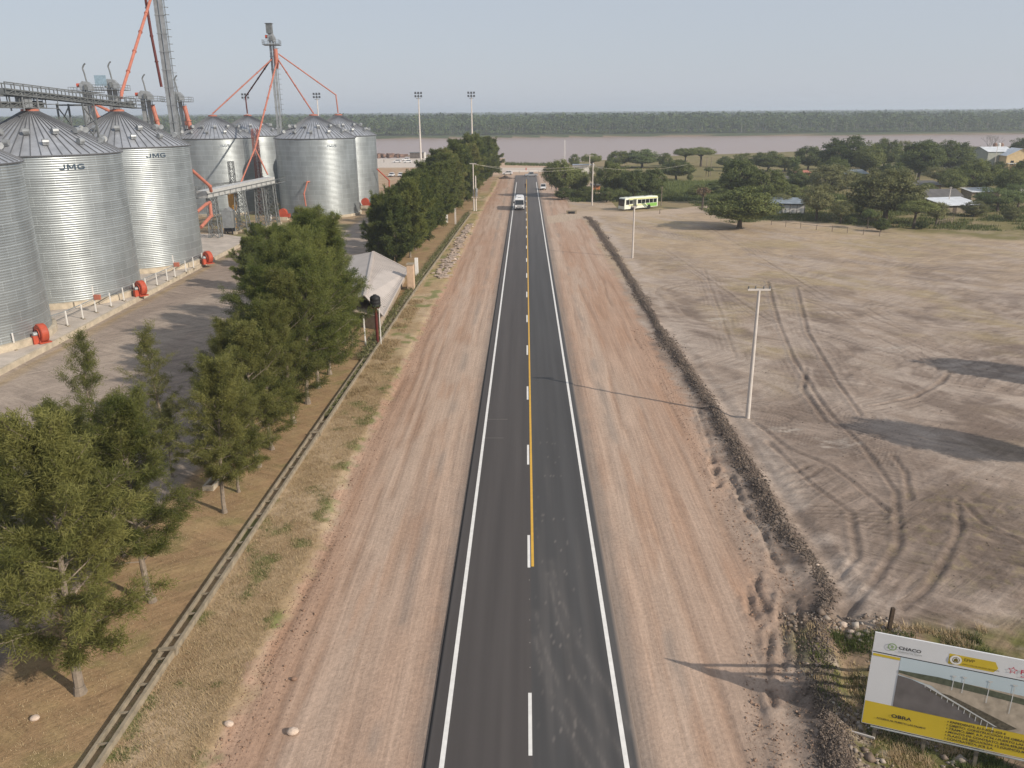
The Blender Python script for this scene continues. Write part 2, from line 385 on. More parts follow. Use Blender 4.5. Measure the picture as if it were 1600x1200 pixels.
    P = mix(P, c(.20, .165, .14), sstep(.6, .8, fbm(X, Y*.3, 4, 98))*.4)
    curb = np.interp(Y, [60, 160], [-49.0, -53.6])
    P = mix(P, c(.30, .22, .12), np.exp(-((X-curb-.5)/.5)**2)*.8*(Y < 156))
    col = mix(col, P, yd)
    # far part of the silo yard: dirt with grass patches
    fy = sstep(150, 164, Y+5*(n2-.5))*(X < -27.5)
    D = mix(np.broadcast_to(c(.33, .24, .15), col.shape), np.broadcast_to(c(.17, .17, .07), col.shape), sstep(.5, .66, n1)*.8)
    col = mix(col, D, fy)
    pth = sstep(6, 4.4, np.abs(X-np.interp(Y, [60, 150, 200, 260], [-33, -34, -33, -32])))*sstep(150, 155, Y)*sstep(262, 250, Y)
    col = mix(col, P, pth)
    # port apron
    br = mix(np.broadcast_to(c(.36, .235, .15), col.shape), np.broadcast_to(c(.40, .30, .2), col.shape), sstep(.4, .6, n2))
    col = mix(col, br, sstep(255, 270, Y)*(X < -12)*sstep(500, 490, Y))
    pc = sstep(386, 390, Y)*sstep(489, 485, Y)*(X < -30)
    col = mix(col, np.broadcast_to(conc*1.05, col.shape), pc)
    # end of the road: beige river front
    er = sstep(325, 345, Y+4*(n2-.5))*sstep(-30, -24, X)*sstep(24, 14, X)
    col = mix(col, np.broadcast_to(c(.46, .33, .235), col.shape), er)
    cr = sstep(352, 356, Y)*sstep(384, 380, Y)*sstep(-40, -34, X)*sstep(40, 16, X)
    col = mix(col, np.broadcast_to(conc, col.shape), cr*.85)
    # side road to the right, under the city bus
    SR = [at(*q) for q in ((850, 345), (920, 333), (1000, 335), (1060, 330), (1130, 322), (1230, 316))]
    dsr = pdist(X, Y, SR)
    col = mix(col, c(.42, .33, .25), sstep(5.2, 3.6, dsr+1.2*(n2-.5))*(X > 5))
    # far bank
    fb = sstep(-16, -10, Y-shore_far(X)); col = mix(col, c(.055, .07, .03), fb)
    # underwater mud
    col = mix(col, c(.22, .16, .11), (Z < -2.6).astype(float))
    V = np.stack([X, Y, Z], -1).reshape(-1, 3); ny, nx = X.shape
    idx = np.arange(nx*ny).reshape(ny, nx)
    F = np.stack([idx[:-1, :-1], idx[:-1, 1:], idx[1:, 1:], idx[1:, :-1]], -1).reshape(-1, 4)
    # material
    m = bpy.data.materials.new('ground_soil'); m.use_nodes = True; n = m.node_tree.nodes; l = m.node_tree.links
    b = n['Principled BSDF']; b.inputs['Roughness'].default_value = .95; b.inputs['Specular IOR Level'].default_value = .1
    a = n.new('ShaderNodeAttribute'); a.attribute_name = 'soil'
    geo = n.new('ShaderNodeNewGeometry')
    def noise(scale, st, det=5):
        mp = n.new('ShaderNodeMapping'); mp.inputs['Scale'].default_value = st; l.new(geo.outputs['Position'], mp.inputs[0])
        q = n.new('ShaderNodeTexNoise'); q.inputs['Scale'].default_value = scale; q.inputs['Detail'].default_value = det; q.inputs['Roughness'].default_value = .62
        l.new(mp.outputs[0], q.inputs['Vector']); return q
    nf = noise(5.0, (1, 1, 1), 7); ns = noise(5.5, (1, .022, 1), 5); nc = noise(26.0, (1, .8, 1), 4)
    def mathn(op, x, y, z=None):
        q = n.new('ShaderNodeMath'); q.operation = op
        for i, val in enumerate((x, y, z)):
            if val is None: continue
            if isinstance(val, (int, float)): q.inputs[i].default_value = val
            else: l.new(val, q.inputs[i])
        return q.outputs[0]
    at_ = n.new('ShaderNodeAttribute'); at_.attribute_name = 'streak'
    mo = n.new('ShaderNodeAttribute'); mo.attribute_name = 'mottle'
    def rotnoise(ang, sc, st, lo, hi):
        mp = n.new('ShaderNodeMapping'); mp.inputs['Rotation'].default_value = (0, 0, ang); l.new(geo.outputs['Position'], mp.inputs[0])
        m2 = n.new('ShaderNodeMapping'); m2.inputs['Scale'].default_value = st; l.new(mp.outputs[0], m2.inputs[0])
        q = n.new('ShaderNodeTexNoise'); q.inputs['Scale'].default_value = sc; q.inputs['Detail'].default_value = 9; q.inputs['Roughness'].default_value = .68; q.inputs['Distortion'].default_value = .6
        l.new(m2.outputs[0], q.inputs[0]); mr = n.new('ShaderNodeMapRange'); mr.inputs[1].default_value = lo; mr.inputs[2].default_value = hi; l.new(q.outputs[0], mr.inputs[0]); return mr.outputs[0]
    big = rotnoise(0, .16, (1, 1, 1), .40, .60)
    r1 = rotnoise(.55, 1.5, (.12, 1, 1), .36, .62); r2 = rotnoise(-.7, 1.7, (.14, 1, 1), .36, .62)
    mixr = n.new('ShaderNodeMix'); l.new(big, mixr.inputs[0]); l.new(r1, mixr.inputs[2]); l.new(r2, mixr.inputs[3])
    spk = rotnoise(0, 3.2, (1, 1, 1), .56, .70)
    # factor = 1 + .55*(nf-.5) + streak*.55*(ns-.5) + .35*(nc-.5)
    f1 = mathn('MULTIPLY_ADD', nf.outputs['Fac'], .7, 1-.35)
    s1 = mathn('MULTIPLY', mathn('SUBTRACT', ns.outputs['Fac'], .5), mathn('MULTIPLY', at_.outputs['Fac'], .75))
    f2 = mathn('ADD', f1, s1)
    f3 = mathn('ADD', f2, mathn('MULTIPLY_ADD', nc.outputs['Fac'], .5, -.25))
    mm_ = mathn('SUBTRACT', mathn('MULTIPLY_ADD', mixr.outputs[0], .62, -.34), mathn('MULTIPLY', spk, .26))
    mm_ = mathn('MULTIPLY', mm_, mo.outputs['Fac']); f3 = mathn('ADD', f3, mm_)
    vm = n.new('ShaderNodeVectorMath'); vm.operation = 'SCALE'; l.new(a.outputs['Color'], vm.inputs[0]); l.new(f3, vm.inputs[3])
    l.new(vm.outputs[0], b.inputs['Base Color'])
    bp = n.new('ShaderNodeBump'); bp.inputs['Strength'].default_value = .45; bp.inputs['Distance'].default_value = .07
    hs = mathn('ADD', nf.outputs['Fac'], mathn('MULTIPLY', s1, .8)); hs = mathn('ADD', hs, mathn('MULTIPLY', mm_, 1.6)); l.new(mathn('ADD', hs, mathn('MULTIPLY', nc.outputs['Fac'], .35)), bp.inputs['Height']); l.new(bp.outputs[0], b.inputs['Normal'])
    o = fastmesh('ground', V, F, m, smooth=True); me = o.data
    ca = me.attributes.new('soil', 'FLOAT_COLOR', 'POINT')
    rgba = np.ones((len(V), 4), np.float32); rgba[:, :3] = col.reshape(-1, 3); ca.data.foreach_set('color', rgba.ravel())
    sa = me.attributes.new('streak', 'FLOAT', 'POINT')
    stk = np.clip(ms*.95 + yd*.3 + .12, 0, 1)*(1-hb); sa.data.foreach_set('value', stk.reshape(-1).astype(np.float32))
    ma = me.attributes.new('mottle', 'FLOAT', 'POINT'); mv = np.clip((1-ms)*(X > 5)*.62 + ms*.16 + rough*.4 + lg*.45 + ut*.3, 0, 1)*(1-fb); mv = mv*sstep(700, 300, Y)
    ma.data.foreach_set('value', mv.reshape(-1).astype(np.float32))
    tag(o, 'bare graded earth with dry grass strips and rutted field', kind='structure')
build_ground()

# ---------------------------------------------------------------- road
def build_road():
    root = bpy.data.objects.new('road', None); C.objects.link(root); tag(root, 'straight new asphalt road running to the river', kind='structure')
    m = bpy.data.materials.new('asphalt'); m.use_nodes = True; n = m.node_tree.nodes; l = m.node_tree.links
    b = n['Principled BSDF']; b.inputs['Roughness'].default_value = .78; b.inputs['Specular IOR Level'].default_value = .35
    a = n.new('ShaderNodeAttribute'); a.attribute_name = 'soil'; geo = n.new('ShaderNodeNewGeometry')
    mp = n.new('ShaderNodeMapping'); mp.inputs['Scale'].default_value = (1, .02, 1); l.new(geo.outputs['Position'], mp.inputs[0])
    q = n.new('ShaderNodeTexNoise'); q.inputs['Scale'].default_value = 2.2; q.inputs['Detail'].default_value = 5; l.new(mp.outputs[0], q.inputs[0])
    q2 = n.new('ShaderNodeTexNoise'); q2.inputs['Scale'].default_value = 35; q2.inputs['Detail'].default_value = 3; l.new(geo.outputs['Position'], q2.inputs[0])
    ad = n.new('ShaderNodeMath'); ad.operation = 'MULTIPLY_ADD'; ad.inputs[1].default_value = .5; ad.inputs[2].default_value = .6; l.new(q.outputs[0], ad.inputs[0])
    ad2 = n.new('ShaderNodeMath'); ad2.operation = 'MULTIPLY_ADD'; ad2.inputs[1].default_value = .3; l.new(q2.outputs[0], ad2.inputs[0]); l.new(ad.outputs[0], ad2.inputs[2])
    vm = n.new('ShaderNodeVectorMath'); vm.operation = 'SCALE'; l.new(a.outputs['Color'], vm.inputs[0]); l.new(ad2.outputs[0], vm.inputs[3]); l.new(vm.outputs[0], b.inputs['Base Color'])
    xs = np.concatenate([[-3.98, -3.9], np.arange(-3.8, 4.3, .1), [4.36, 4.46]]); ys = np.concatenate([np.arange(-30, 20, 5), np.arange(20, 80, .25), np.arange(80, 334, 1.5), [334.0]])
    X, Y = np.meshgrid(xs, ys); Z = np.full(X.shape, .13) - .012*np.abs(X-.3)
    Z[:, 0] = -.05; Z[:, -1] = -.05
    col = np.zeros(X.shape+(3,)); 
    base = np.where((X < .28)[..., None], np.array([.069, .061, .057]), np.array([.060, .058, .057])); col[:] = base
    col *= (1+.25*(fbm(X, Y*.05, 1.1, 5)-.5)*2*.6)[..., None]
    col[:, 0] = col[:, 1] = .018; col[:, -2] = (.16, .13, .11); col[:, -1] = (.2, .16, .13)
    dust = np.zeros(X.shape)
    for k, pts in enumerate((((862, 880), (873, 930), (905, 1010), (950, 1080), (990, 1150)), ((838, 960), (848, 1010), (880, 1090), (930, 1170), (960, 1230)), ((856, 900), (870, 960), (900, 1060), (940, 1130), (985, 1200)), ((836, 1000), (850, 1060), (890, 1150), (930, 1220)))):
        P = [at(*p) for p in pts]; dd = pdist(X, Y, P)
        dust += np.exp(-(dd/.07)**2)*.15*sstep(.3, .65, fbm(X*2, Y, .5, 30+k)); dust += np.exp(-(dd/.3)**2)*.06
    rl = (X > .5)*sstep(75, 45, Y); dust += rl*.06*sstep(.5, .7, fbm(X, Y*.03, .5, 44)); 
    sp = vnoise(X/.05, Y/.12, 77); dust += rl*(sp > .96)*.35*np.exp(-((X-1.7)/1.0)**2)
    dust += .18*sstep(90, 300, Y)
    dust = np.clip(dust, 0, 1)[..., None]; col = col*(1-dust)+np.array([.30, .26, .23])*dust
    # tyre-worn slightly paler paths
    for c_ in (-2.3, -.8, 1.3, 2.8): col *= (1+.10*np.exp(-((X-c_)/.28)**2))[..., None]
    V = np.stack([X, Y, Z], -1).reshape(-1, 3); ny, nx = X.shape; idx = np.arange(nx*ny).reshape(ny, nx)
    F = np.stack([idx[:-1, :-1], idx[:-1, 1:], idx[1:, 1:], idx[1:, :-1]], -1).reshape(-1, 4)
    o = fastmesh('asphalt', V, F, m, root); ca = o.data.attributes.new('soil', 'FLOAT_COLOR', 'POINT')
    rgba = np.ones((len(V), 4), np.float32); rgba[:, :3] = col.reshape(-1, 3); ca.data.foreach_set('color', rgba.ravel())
    wm = mat('road_white_paint', (.72, .70, .66), .6, var=.08, scale=3); ym = mat('road_yellow_paint', (.62, .36, .05), .6, var=.08, scale=3)
    def strip(name, x0, x1, y0, y1, mm, stp=5):
        s = MB(); k = max(1, int((y1-y0)/stp)); 
        for i in range(k):
            a, b2 = y0+(y1-y0)*i/k, y0+(y1-y0)*(i+1)/k
            za, zb = .138-.012*abs(x0-.3), .138-.012*abs(x1-.3); s.add([(x0, a, za), (x1, a, zb), (x1, b2, zb), (x0, b2, za)], [(0, 1, 2, 3)])
        return s.build(name, mm, root)
    strip('edge_line', -3.34, -3.145, -30, 300, wm); strip('edge_line', 3.745, 3.94, -30, 300, wm)
    strip('centre_line', .29, .44, 39.2, 312, ym)
    y = 25.35-13.75*3
    while y < 250:
        strip('lane_dash', .085, .235, y, y+3.6, wm); y += 13.75
    s = MB()
    for yy in (30.6, 32.4, 34.2, 36.0, 37.8): s.add([(.15, yy, .136), (.2, yy, .136), (.2, yy+.08, .136), (.15, yy+.08, .136)], [(0, 1, 2, 3)])
    s.add([(-3.1, 61.8, .128), (-1.5, 61.8, .128), (-1.5, 61.86, .128), (-3.1, 61.86, .128)], [(0, 1, 2, 3)]); s.add([(-3.1, 57.8, .128), (-1.7, 57.8, .128), (-1.7, 57.85, .128), (-3.1, 57.85, .128)], [(0, 1, 2, 3)])
    s.build('setting_out_mark', mat('faint_chalk', (.22, .20, .18), .8, 0, var=.1), root)
build_road()

# ---------------------------------------------------------------- river
def build_river():
    m = bpy.data.materials.new('river_water'); m.use_nodes = True; n = m.node_tree.nodes; l = m.node_tree.links
    b = n['Principled BSDF']; b.inputs['Base Color'].default_value = (.30, .215, .175, 1); b.inputs['Roughness'].default_value = .32; b.inputs['IOR'].default_value = 1.33
    tc = n.new('ShaderNodeNewGeometry'); no = n.new('ShaderNodeTexNoise'); no.inputs['Scale'].default_value = .8; no.inputs['Detail'].default_value = 5
    bp = n.new('ShaderNodeBump'); bp.inputs['Strength'].default_value = .35; bp.inputs['Distance'].default_value = .25
    l.new(tc.outputs['Position'], no.inputs[0]); l.new(no.outputs[0], bp.inputs['Height']); l.new(bp.outputs[0], b.inputs['Normal'])
    s = MB(); N = 40
    for i in range(N):
        a, c_ = -9000+18000*i/N, -9000+18000*(i+1)/N
        s.add([(a, 400, WATER_Z), (c_, 400, WATER_Z), (c_, 1200+.03*c_, WATER_Z), (a, 1200+.03*a, WATER_Z)], [(0, 1, 2, 3)])
    tag(s.build('river', m), 'wide muddy brown river', kind='structure')
build_river()

# ---------------------------------------------------------------- silos
def metal_mat(name, col, rough, metal, brick=True):
    m = bpy.data.materials.new(name); m.use_nodes = True; n = m.node_tree.nodes; l = m.node_tree.links
    b = n['Principled BSDF']; b.inputs['Roughness'].default_value = rough; b.inputs['Metallic'].default_value = metal
    uv = n.new('ShaderNodeUVMap'); uv.uv_map = 'UVMap'
    bk = n.new('ShaderNodeTexBrick'); bk.inputs['Scale'].default_value = 1; bk.inputs['Brick Width'].default_value = 2.7; bk.inputs['Row Height'].default_value = 1.12
    bk.inputs['Mortar Size'].default_value = .05; bk.inputs['Mortar Smooth'].default_value = .6; bk.offset = .5; bk.inputs['Bias'].default_value = 0
    l.new(uv.outputs[0], bk.inputs['Vector'])
    bk.inputs['Color1'].default_value = tuple(c*.92 for c in col)+(1,); bk.inputs['Color2'].default_value = tuple(c*1.06 for c in col)+(1,); bk.inputs['Mortar'].default_value = tuple(min(1, c*1.3) for c in col)+(1,)
    no = n.new('ShaderNodeTexNoise'); no.inputs['Scale'].default_value = .5; no.inputs['Detail'].default_value = 7
    mp = n.new('ShaderNodeMapping'); mp.inputs['Scale'].default_value = (1, .3, 1); l.new(uv.outputs[0], mp.inputs[0]); l.new(mp.outputs[0], no.inputs['Vector'])
    ad = n.new('ShaderNodeMath'); ad.operation = 'MULTIPLY_ADD'; ad.inputs[1].default_value = .7; ad.inputs[2].default_value = .65; l.new(no.outputs[0], ad.inputs[0])
    vm = n.new('ShaderNodeVectorMath'); vm.operation = 'SCALE'; l.new(bk.outputs['Color'], vm.inputs[0]); l.new(ad.outputs[0], vm.inputs[3]); l.new(vm.outputs[0], b.inputs['Base Color'])
    MATS[name] = m; return m
wall_m = metal_mat('galvanised_corrugated', (.37, .40, .405), .41, .62)
roof_m = mat('galvanised_roof', (.40, .415, .44), .42, .50, var=.18, scale=.7)
rib_m = mat('roof_rib_metal', (.15, .155, .165), .55, .4, var=.1)
galv = mat('galvanised_steel', (.33, .345, .35), .5, .5, var=.2, scale=1.5)
galvd = mat('weathered_steel', (.17, .18, .18), .65, .4, var=.25, scale=1.5)
orange_m = mat('orange_pipe_paint', (.42, .15, .10), .5, 0, var=.15, scale=1)
red_m = mat('red_lead_paint', (.40, .07, .035), .55, 0, var=.2, scale=1)
dkred = mat('dark_red_paint', (.10, .018, .014), .5, 0, var=.15)
white_m = mat('white_paint', (.72, .70, .66), .6, 0, var=.08)
conc_m = mat('pale_concrete', (.44, .38, .29), .9, 0, var=.2, scale=1.2, bump=.3)
concd = mat('weathered_concrete', (.27, .225, .165), .95, 0, var=.3, scale=3, bump=.4)
pole_m = mat('pole_concrete', (.55, .50, .45), .85, 0, var=.1, scale=2)
ink = mat('slate_blue_lettering', (.035, .06, .09), .6, 0, var=.05)
inkf = mat('faded_lettering', (.22, .25, .28), .6, .2, var=.05)
black_m = mat('black_plastic', (.015, .015, .016), .6, 0, var=.1)
glass_m = mat('dark_glass', (.012, .015, .018), .08, 0, var=.1, spec=.8)

def text_mesh(body, size, font_scale_x=1.0, extrude=.0):
    cu = bpy.data.curves.new('lettering', 'FONT'); cu.body = body; cu.size = size; cu.resolution_u = 3; cu.extrude = extrude; cu.offset = size*.022
    o = bpy.data.objects.new('lettering', cu); C.objects.link(o); bpy.context.view_layer.update()
    dg = bpy.context.evaluated_depsgraph_get(); me = bpy.data.meshes.new_from_object(o.evaluated_get(dg))
    bpy.data.objects.remove(o)
    V = np.array([v.co[:] for v in me.vertices]) if len(me.vertices) else np.zeros((0, 3)); F = [tuple(p.vertices) for p in me.polygons]
    bpy.data.meshes.remove(me); V[:, 0] *= font_scale_x
    return V, F

def silo_mesh_wall(Rr, z0, z1, period=.28, nseg=128):
    nr = int((z1-z0)/period)*4; zz = np.linspace(z0, z1, nr+1); prof = Rr + .019*np.sin(2*np.pi*(zz-z0)/period)
    a = np.linspace(0, 2*np.pi, nseg+1)
    A, Zz = np.meshgrid(a, zz); RR = prof[:, None]*np.ones_like(A)
    V = np.stack([RR*np.cos(A), RR*np.sin(A), Zz], -1).reshape(-1, 3)
    idx = np.arange(V.shape[0]).reshape(nr+1, nseg+1)
    F = np.stack([idx[:-1, :-1], idx[:-1, 1:], idx[1:, 1:], idx[1:, :-1]], -1).reshape(-1, 4)
    UV = np.stack([A*Rr, Zz], -1).reshape(-1, 2)[F.ravel()]
    return V, F, UV
def make_silo(Rr, zb, ze, za, nrib=56, zc=None, facing=0):
    root = thing('grain_silo', 'x', 'silo', (0, 0, 0))
    V, F, UV = silo_mesh_wall(Rr, zb, ze)
    o = fastmesh('wall', V, F, wall_m, root, smooth=True); ul = o.data.uv_layers.new(name='UVMap'); ul.data.foreach_set('uv', UV.astype(np.float32).ravel())
    o['label'] = 'corrugated galvanised wall'
    s = MB(); s.lathe([(Rr+.45, -.1), (Rr+.45, zb-.02), (Rr+.1, zb+.02), (Rr-.1, zb+.02)], 64); s.build('plinth', conc_m, root)
    s = MB(); ro = Rr+.18; rc = .9
    s.lathe([(ro, ze-.06), (ro, ze+.04), (rc, za-.25), (rc, za-.1)], nrib*2)
    rf = s.build('roof', roof_m, root)
    s = MB()
    for i in range(nrib):
        a = 2*math.pi*i/nrib; c_, n_ = math.cos(a), math.sin(a)
        s.bar((ro*c_, ro*n_, ze+.06), (rc*c_, rc*n_, za-.2), .09, .14)
    s.lathe([(ro+.02, ze-.14), (ro+.06, ze-.02), (ro+.02, ze+.03)], nrib*2)
    s.build('roof_rib', rib_m, rf)
    s = MB(); s.lathe([(rc+.15, za-.3), (rc+.15, za), (.5, za+.15), (0.001, za+.15)], 20); s.build('roof_cap', orange_m, rf)
    for ring, fr in ((0, .22), (1, .45)):
        for i in range(12):
            a = 2*math.pi*(i+.5*ring)/12+.13; r = ro+(rc-ro)*fr; z = ze+(za-ze)*fr
            s = MB(); c_, n_ = math.cos(a), math.sin(a)
            s.box(0, 0, .22, .55, .6, .36); s.lathe([(.36, -.35), (.36, .35)], 12, c=(.12, 0, .42), axis='y'); s.add([(.12+.36*math.cos(t), y, .42+.36*math.sin(t)) for y in (-.35, .35) for t in np.linspace(0, 2*math.pi, 12, endpoint=False)], [tuple(range(12)), tuple(range(12, 24))])
            v = s.build('roof_vent', galv, rf); v.location = (r*c_, r*n_, z-.05); v.rotation_euler = (0, 0, a)
    return root
def strokes(word):
    """bold wide capitals as quads in a 1 high cell"""
    t = .2; q = []
    def seg(a, b_, w_=t):
        dx, dy = b_[0]-a[0], b_[1]-a[1]; L = math.hypot(dx, dy); nx, ny = -dy/L*w_/2, dx/L*w_/2
        q.append([(a[0]+nx, a[1]+ny), (a[0]-nx, a[1]-ny), (b_[0]-nx, b_[1]-ny), (b_[0]+nx, b_[1]+ny)])
    def path(P, w_=t):
        for a, b_ in zip(P[:-1], P[1:]):
            seg(a, b_, w_)
    x = 0
    for ch in word:
        if ch == 'J': path([(x+.75, 1), (x+.75, .3), (x+.66, .14), (x+.5, .1), (x+.2, .1), (x+.08, .2), (x+.06, .34)]); x += 1.1
        if ch == 'M': seg((x+.1, 0), (x+.1, 1)); seg((x+1.1, 0), (x+1.1, 1)); seg((x+.14, .98), (x+.6, .2)); seg((x+1.06, .98), (x+.6, .2)); x += 1.45
        if ch == 'G': path([(x+1.0, .78), (x+.85, .9), (x+.35, .9), (x+.14, .76), (x+.1, .5), (x+.14, .24), (x+.35, .1), (x+.8, .1), (x+.98, .18), (x+.98, .46), (x+.58, .46)]); x += 1.1
    return q, x
def letter(root, Rr, zt, text, ang, size, mm, name='lettering'):
    q, wd = strokes(text); V = []; F = []
    for k, poly in enumerate(q):
        for u, v in poly:
            th = ang + (u-wd/2)*size*1.3/Rr; rr = Rr+.045+.0015*k; V.append((rr*math.cos(th), rr*math.sin(th), zt+v*size))
        F.append(tuple(range(4*k, 4*k+4)))
    me = bpy.data.meshes.new(name); me.from_pydata(V, [], F); me.materials.append(mm); o = bpy.data.objects.new(name, me); C.objects.link(o); o.parent = root
front = make_silo(9.8, 1.5, 19.3, 24.6)
SIL = [('corrugated steel silo cut off by the left edge of the photo', (-62.4, 84.3)),
       ('corrugated steel silo with dark blue letters, nearest complete one on the left', (-62.9, 107.9)),
       ('corrugated steel silo with dark letters, between the nearest silo and the tall elevator', (-63.1, 131.5))]
silos = []
for k, (lab, c_) in enumerate(SIL):
    r = front if k == 0 else dup(front, (0, 0, 0)); r.location = (*c_, 0); r['label'] = lab; r['group'] = 'corrugated grain silos'; silos.append(r)
# lettering: faces the road and camera
for k, px in ((1, 112), (2, 244)):
    c_ = SIL[k][1]; best = None
    for t in np.linspace(-90, 30, 241):
        P = (c_[0]+9.8*math.cos(R_(t)), c_[1]+9.8*math.sin(R_(t)), 18.4); v = np.array(P)-CC; x = 800+FPX*(v@CR)/(v@CF)
        if best is None or abs(x-px) < best[0]: best = (abs(x-px), t)
    letter(silos[k], 9.8, 17.55 if k == 1 else 17.75, 'JMG', R_(best[1]), .64, ink)
back = make_silo(9.5, .8, 18.4, 23.65)
BS = [('grain silo behind the tall elevator, left of the front pair of the far group', (-77, 209.5)),
      ('grain silo standing in front on the right of the far group, above the trees', (-50.7, 204)),
      ('grain silo half hidden at the right end of the far group, beside the river', (-49.5, 225.7)),
      ('grain silo mostly hidden behind the middle of the far group', (-75.6, 231.8))]
bsilos = []
for k, (lab, c_) in enumerate(BS):
    r = back if k == 0 else dup(back, (0, 0, 0)); r.location = (*c_, 0); r['label'] = lab; r['group'] = 'corrugated grain silos'; bsilos.append(r)
for k, px in ((0, 350), (1, 517)):
    c_ = BS[k][1]; best = None
    for t in np.linspace(-90, 30, 241):
        P = (c_[0]+9.5*math.cos(R_(t)), c_[1]+9.5*math.sin(R_(t)), 17); v = np.array(P)-CC; x = 800+FPX*(v@CR)/(v@CF)
        if best is None or abs(x-px) < best[0]: best = (abs(x-px), t)
    letter(bsilos[k], 9.5, 16.4, 'JMG', R_(best[1]), .58, inkf)
for k, (x, y) in enumerate(((-93, 246), (-85, 250))):
    pass
def small_silo(x, y, Rr, ze, za, lab):
    root = thing('small_silo', lab, 'silo', (x, y, 0), 0, 'small silos behind the elevators')
    V, F, UV = silo_mesh_wall(Rr, 0, ze, .4, 64); o = fastmesh('wall', V, F, wall_m, root, smooth=True); ul = o.data.uv_layers.new(name='UVMap'); ul.data.foreach_set('uv', UV.astype(np.float32).ravel())
    s = MB(); s.lathe([(Rr+.15, ze), (.7, za)], 40); s.build('roof', roof_m, root)
    s = MB(); s.lathe([(.9, za-.2), (.9, za+.5), (.6, za+.9), (.01, za+.9)], 16); s.build('roof_cap', orange_m, root)

# ---------------------------------------------------------------- conveyors over the silos
def gantry(name, lab, p, q, h=1.35, wdt=1.5, n=None, m=galvd, endplatform=True):
    p = Vector(p); q = Vector(q); L = (q-p).length; d = (q-p).normalized(); side = Vector((0, 0, 1)).cross(d).normalized(); up = Vector((0, 0, 1))
    root = thing(name, lab, 'conveyor', tuple(p)); n = n or max(3, int(L/1.9))
    s = MB(); o = Vector((0, 0, 0))
    for a in (-1, 1):
        for zz in (0, h*.45, h): s.bar(side*(a*wdt/2)+up*zz, side*(a*wdt/2)+up*zz+d*L, .12)
        for i in range(n+1):
            b_ = d*(L*i/n)+side*(a*wdt/2); s.bar(b_, b_+up*h, .10)
            if i < n: s.bar(b_, b_+d*(L/n)+up*h*.45, .08)
    for i in range(n+1):
        b_ = d*(L*i/n); s.bar(b_-side*wdt/2, b_+side*wdt/2, .1)
    s.build('frame', m, root)
    s = MB(); s.bar(up*.38, up*.38+d*L, .95, .62); s.build('trough', galvd, root)
    s = MB(); s.bar(up*.06-side*(wdt*.36), up*.06-side*(wdt*.36)+d*L, .55, .05); s.build('walkway', m, root)
    s = MB(); s.box(0, 0, 0, .9, 1.1, .8); g = s.build('drive_unit', galvd, root); g.location = tuple(d*(L-.8)+up*.5)
    if endplatform:
        s = MB()
        for sgn in (-1, 1):
            e = d*L
            for zz in (.0, .5, 1.1): s.bar(e+side*(sgn*1.0)+up*zz, e+side*(sgn*1.0)+d*2.4+up*zz, .07)
            s.bar(e+side*(sgn*1.0)+d*2.4, e+side*(sgn*1.0)+d*2.4+up*1.1, .07)
        for zz in (0, .5, 1.1): s.bar(e+d*2.4+side*1.0+up*zz, e+d*2.4-side*1.0+up*zz, .07)
        s.bar(e, e+d*2.4, 1.9, .06); s.build('end_platform', m, root)
    return root
gantry('conveyor_bridge', 'lower truss conveyor ending above the nearest complete silo, left edge', (-62.6, 62, 25.0), (-62.9, 110.5, 24.75))
gantry('conveyor_bridge', 'upper truss conveyor sloping between the tops of the two lettered silos', (-62.4, 101.5, 26.3), (-63.0, 136.5, 24.95))
# saddles joining the two on the silo top
s = MB(); 
for dx, dy in ((-1, -1.2), (1, -1.2), (-1, 2.0), (1, 2.0)): s.bar((dx*.8, dy, -.5), (dx*.8, dy, 1.6), .14)
s.box(0, .4, .65, 1.2, 1.6, 1.5)
tag(s.build('transfer_box', galv), 'steel transfer box between the crossing conveyors on the silo top', 'transfer box').location = (-62.7, 106.2, 24.9)
s = MB()
for xx in (-65, -61.4):
    for yy in (118.2, 121.2):
        s.bar((xx, yy, 19.8), (xx, yy, 25.4), .2)
    for z0 in (20, 22.5): s.bar((xx, 118.2, z0), (xx, 121.2, z0+2.5), .12); s.bar((xx, 121.2, z0), (xx, 118.2, z0+2.5), .12)
for yy in (118.2, 121.2): s.bar((-65, yy, 25.2), (-61.4, yy, 25.2), .2)
for dx in (-65, -61.4): s.bar((dx, 119.7, 0.1), (dx, 119.7, 20), .35)
tag(s.build('trestle', galvd), 'steel trestle holding the conveyor between the two lettered silos', 'trestle')

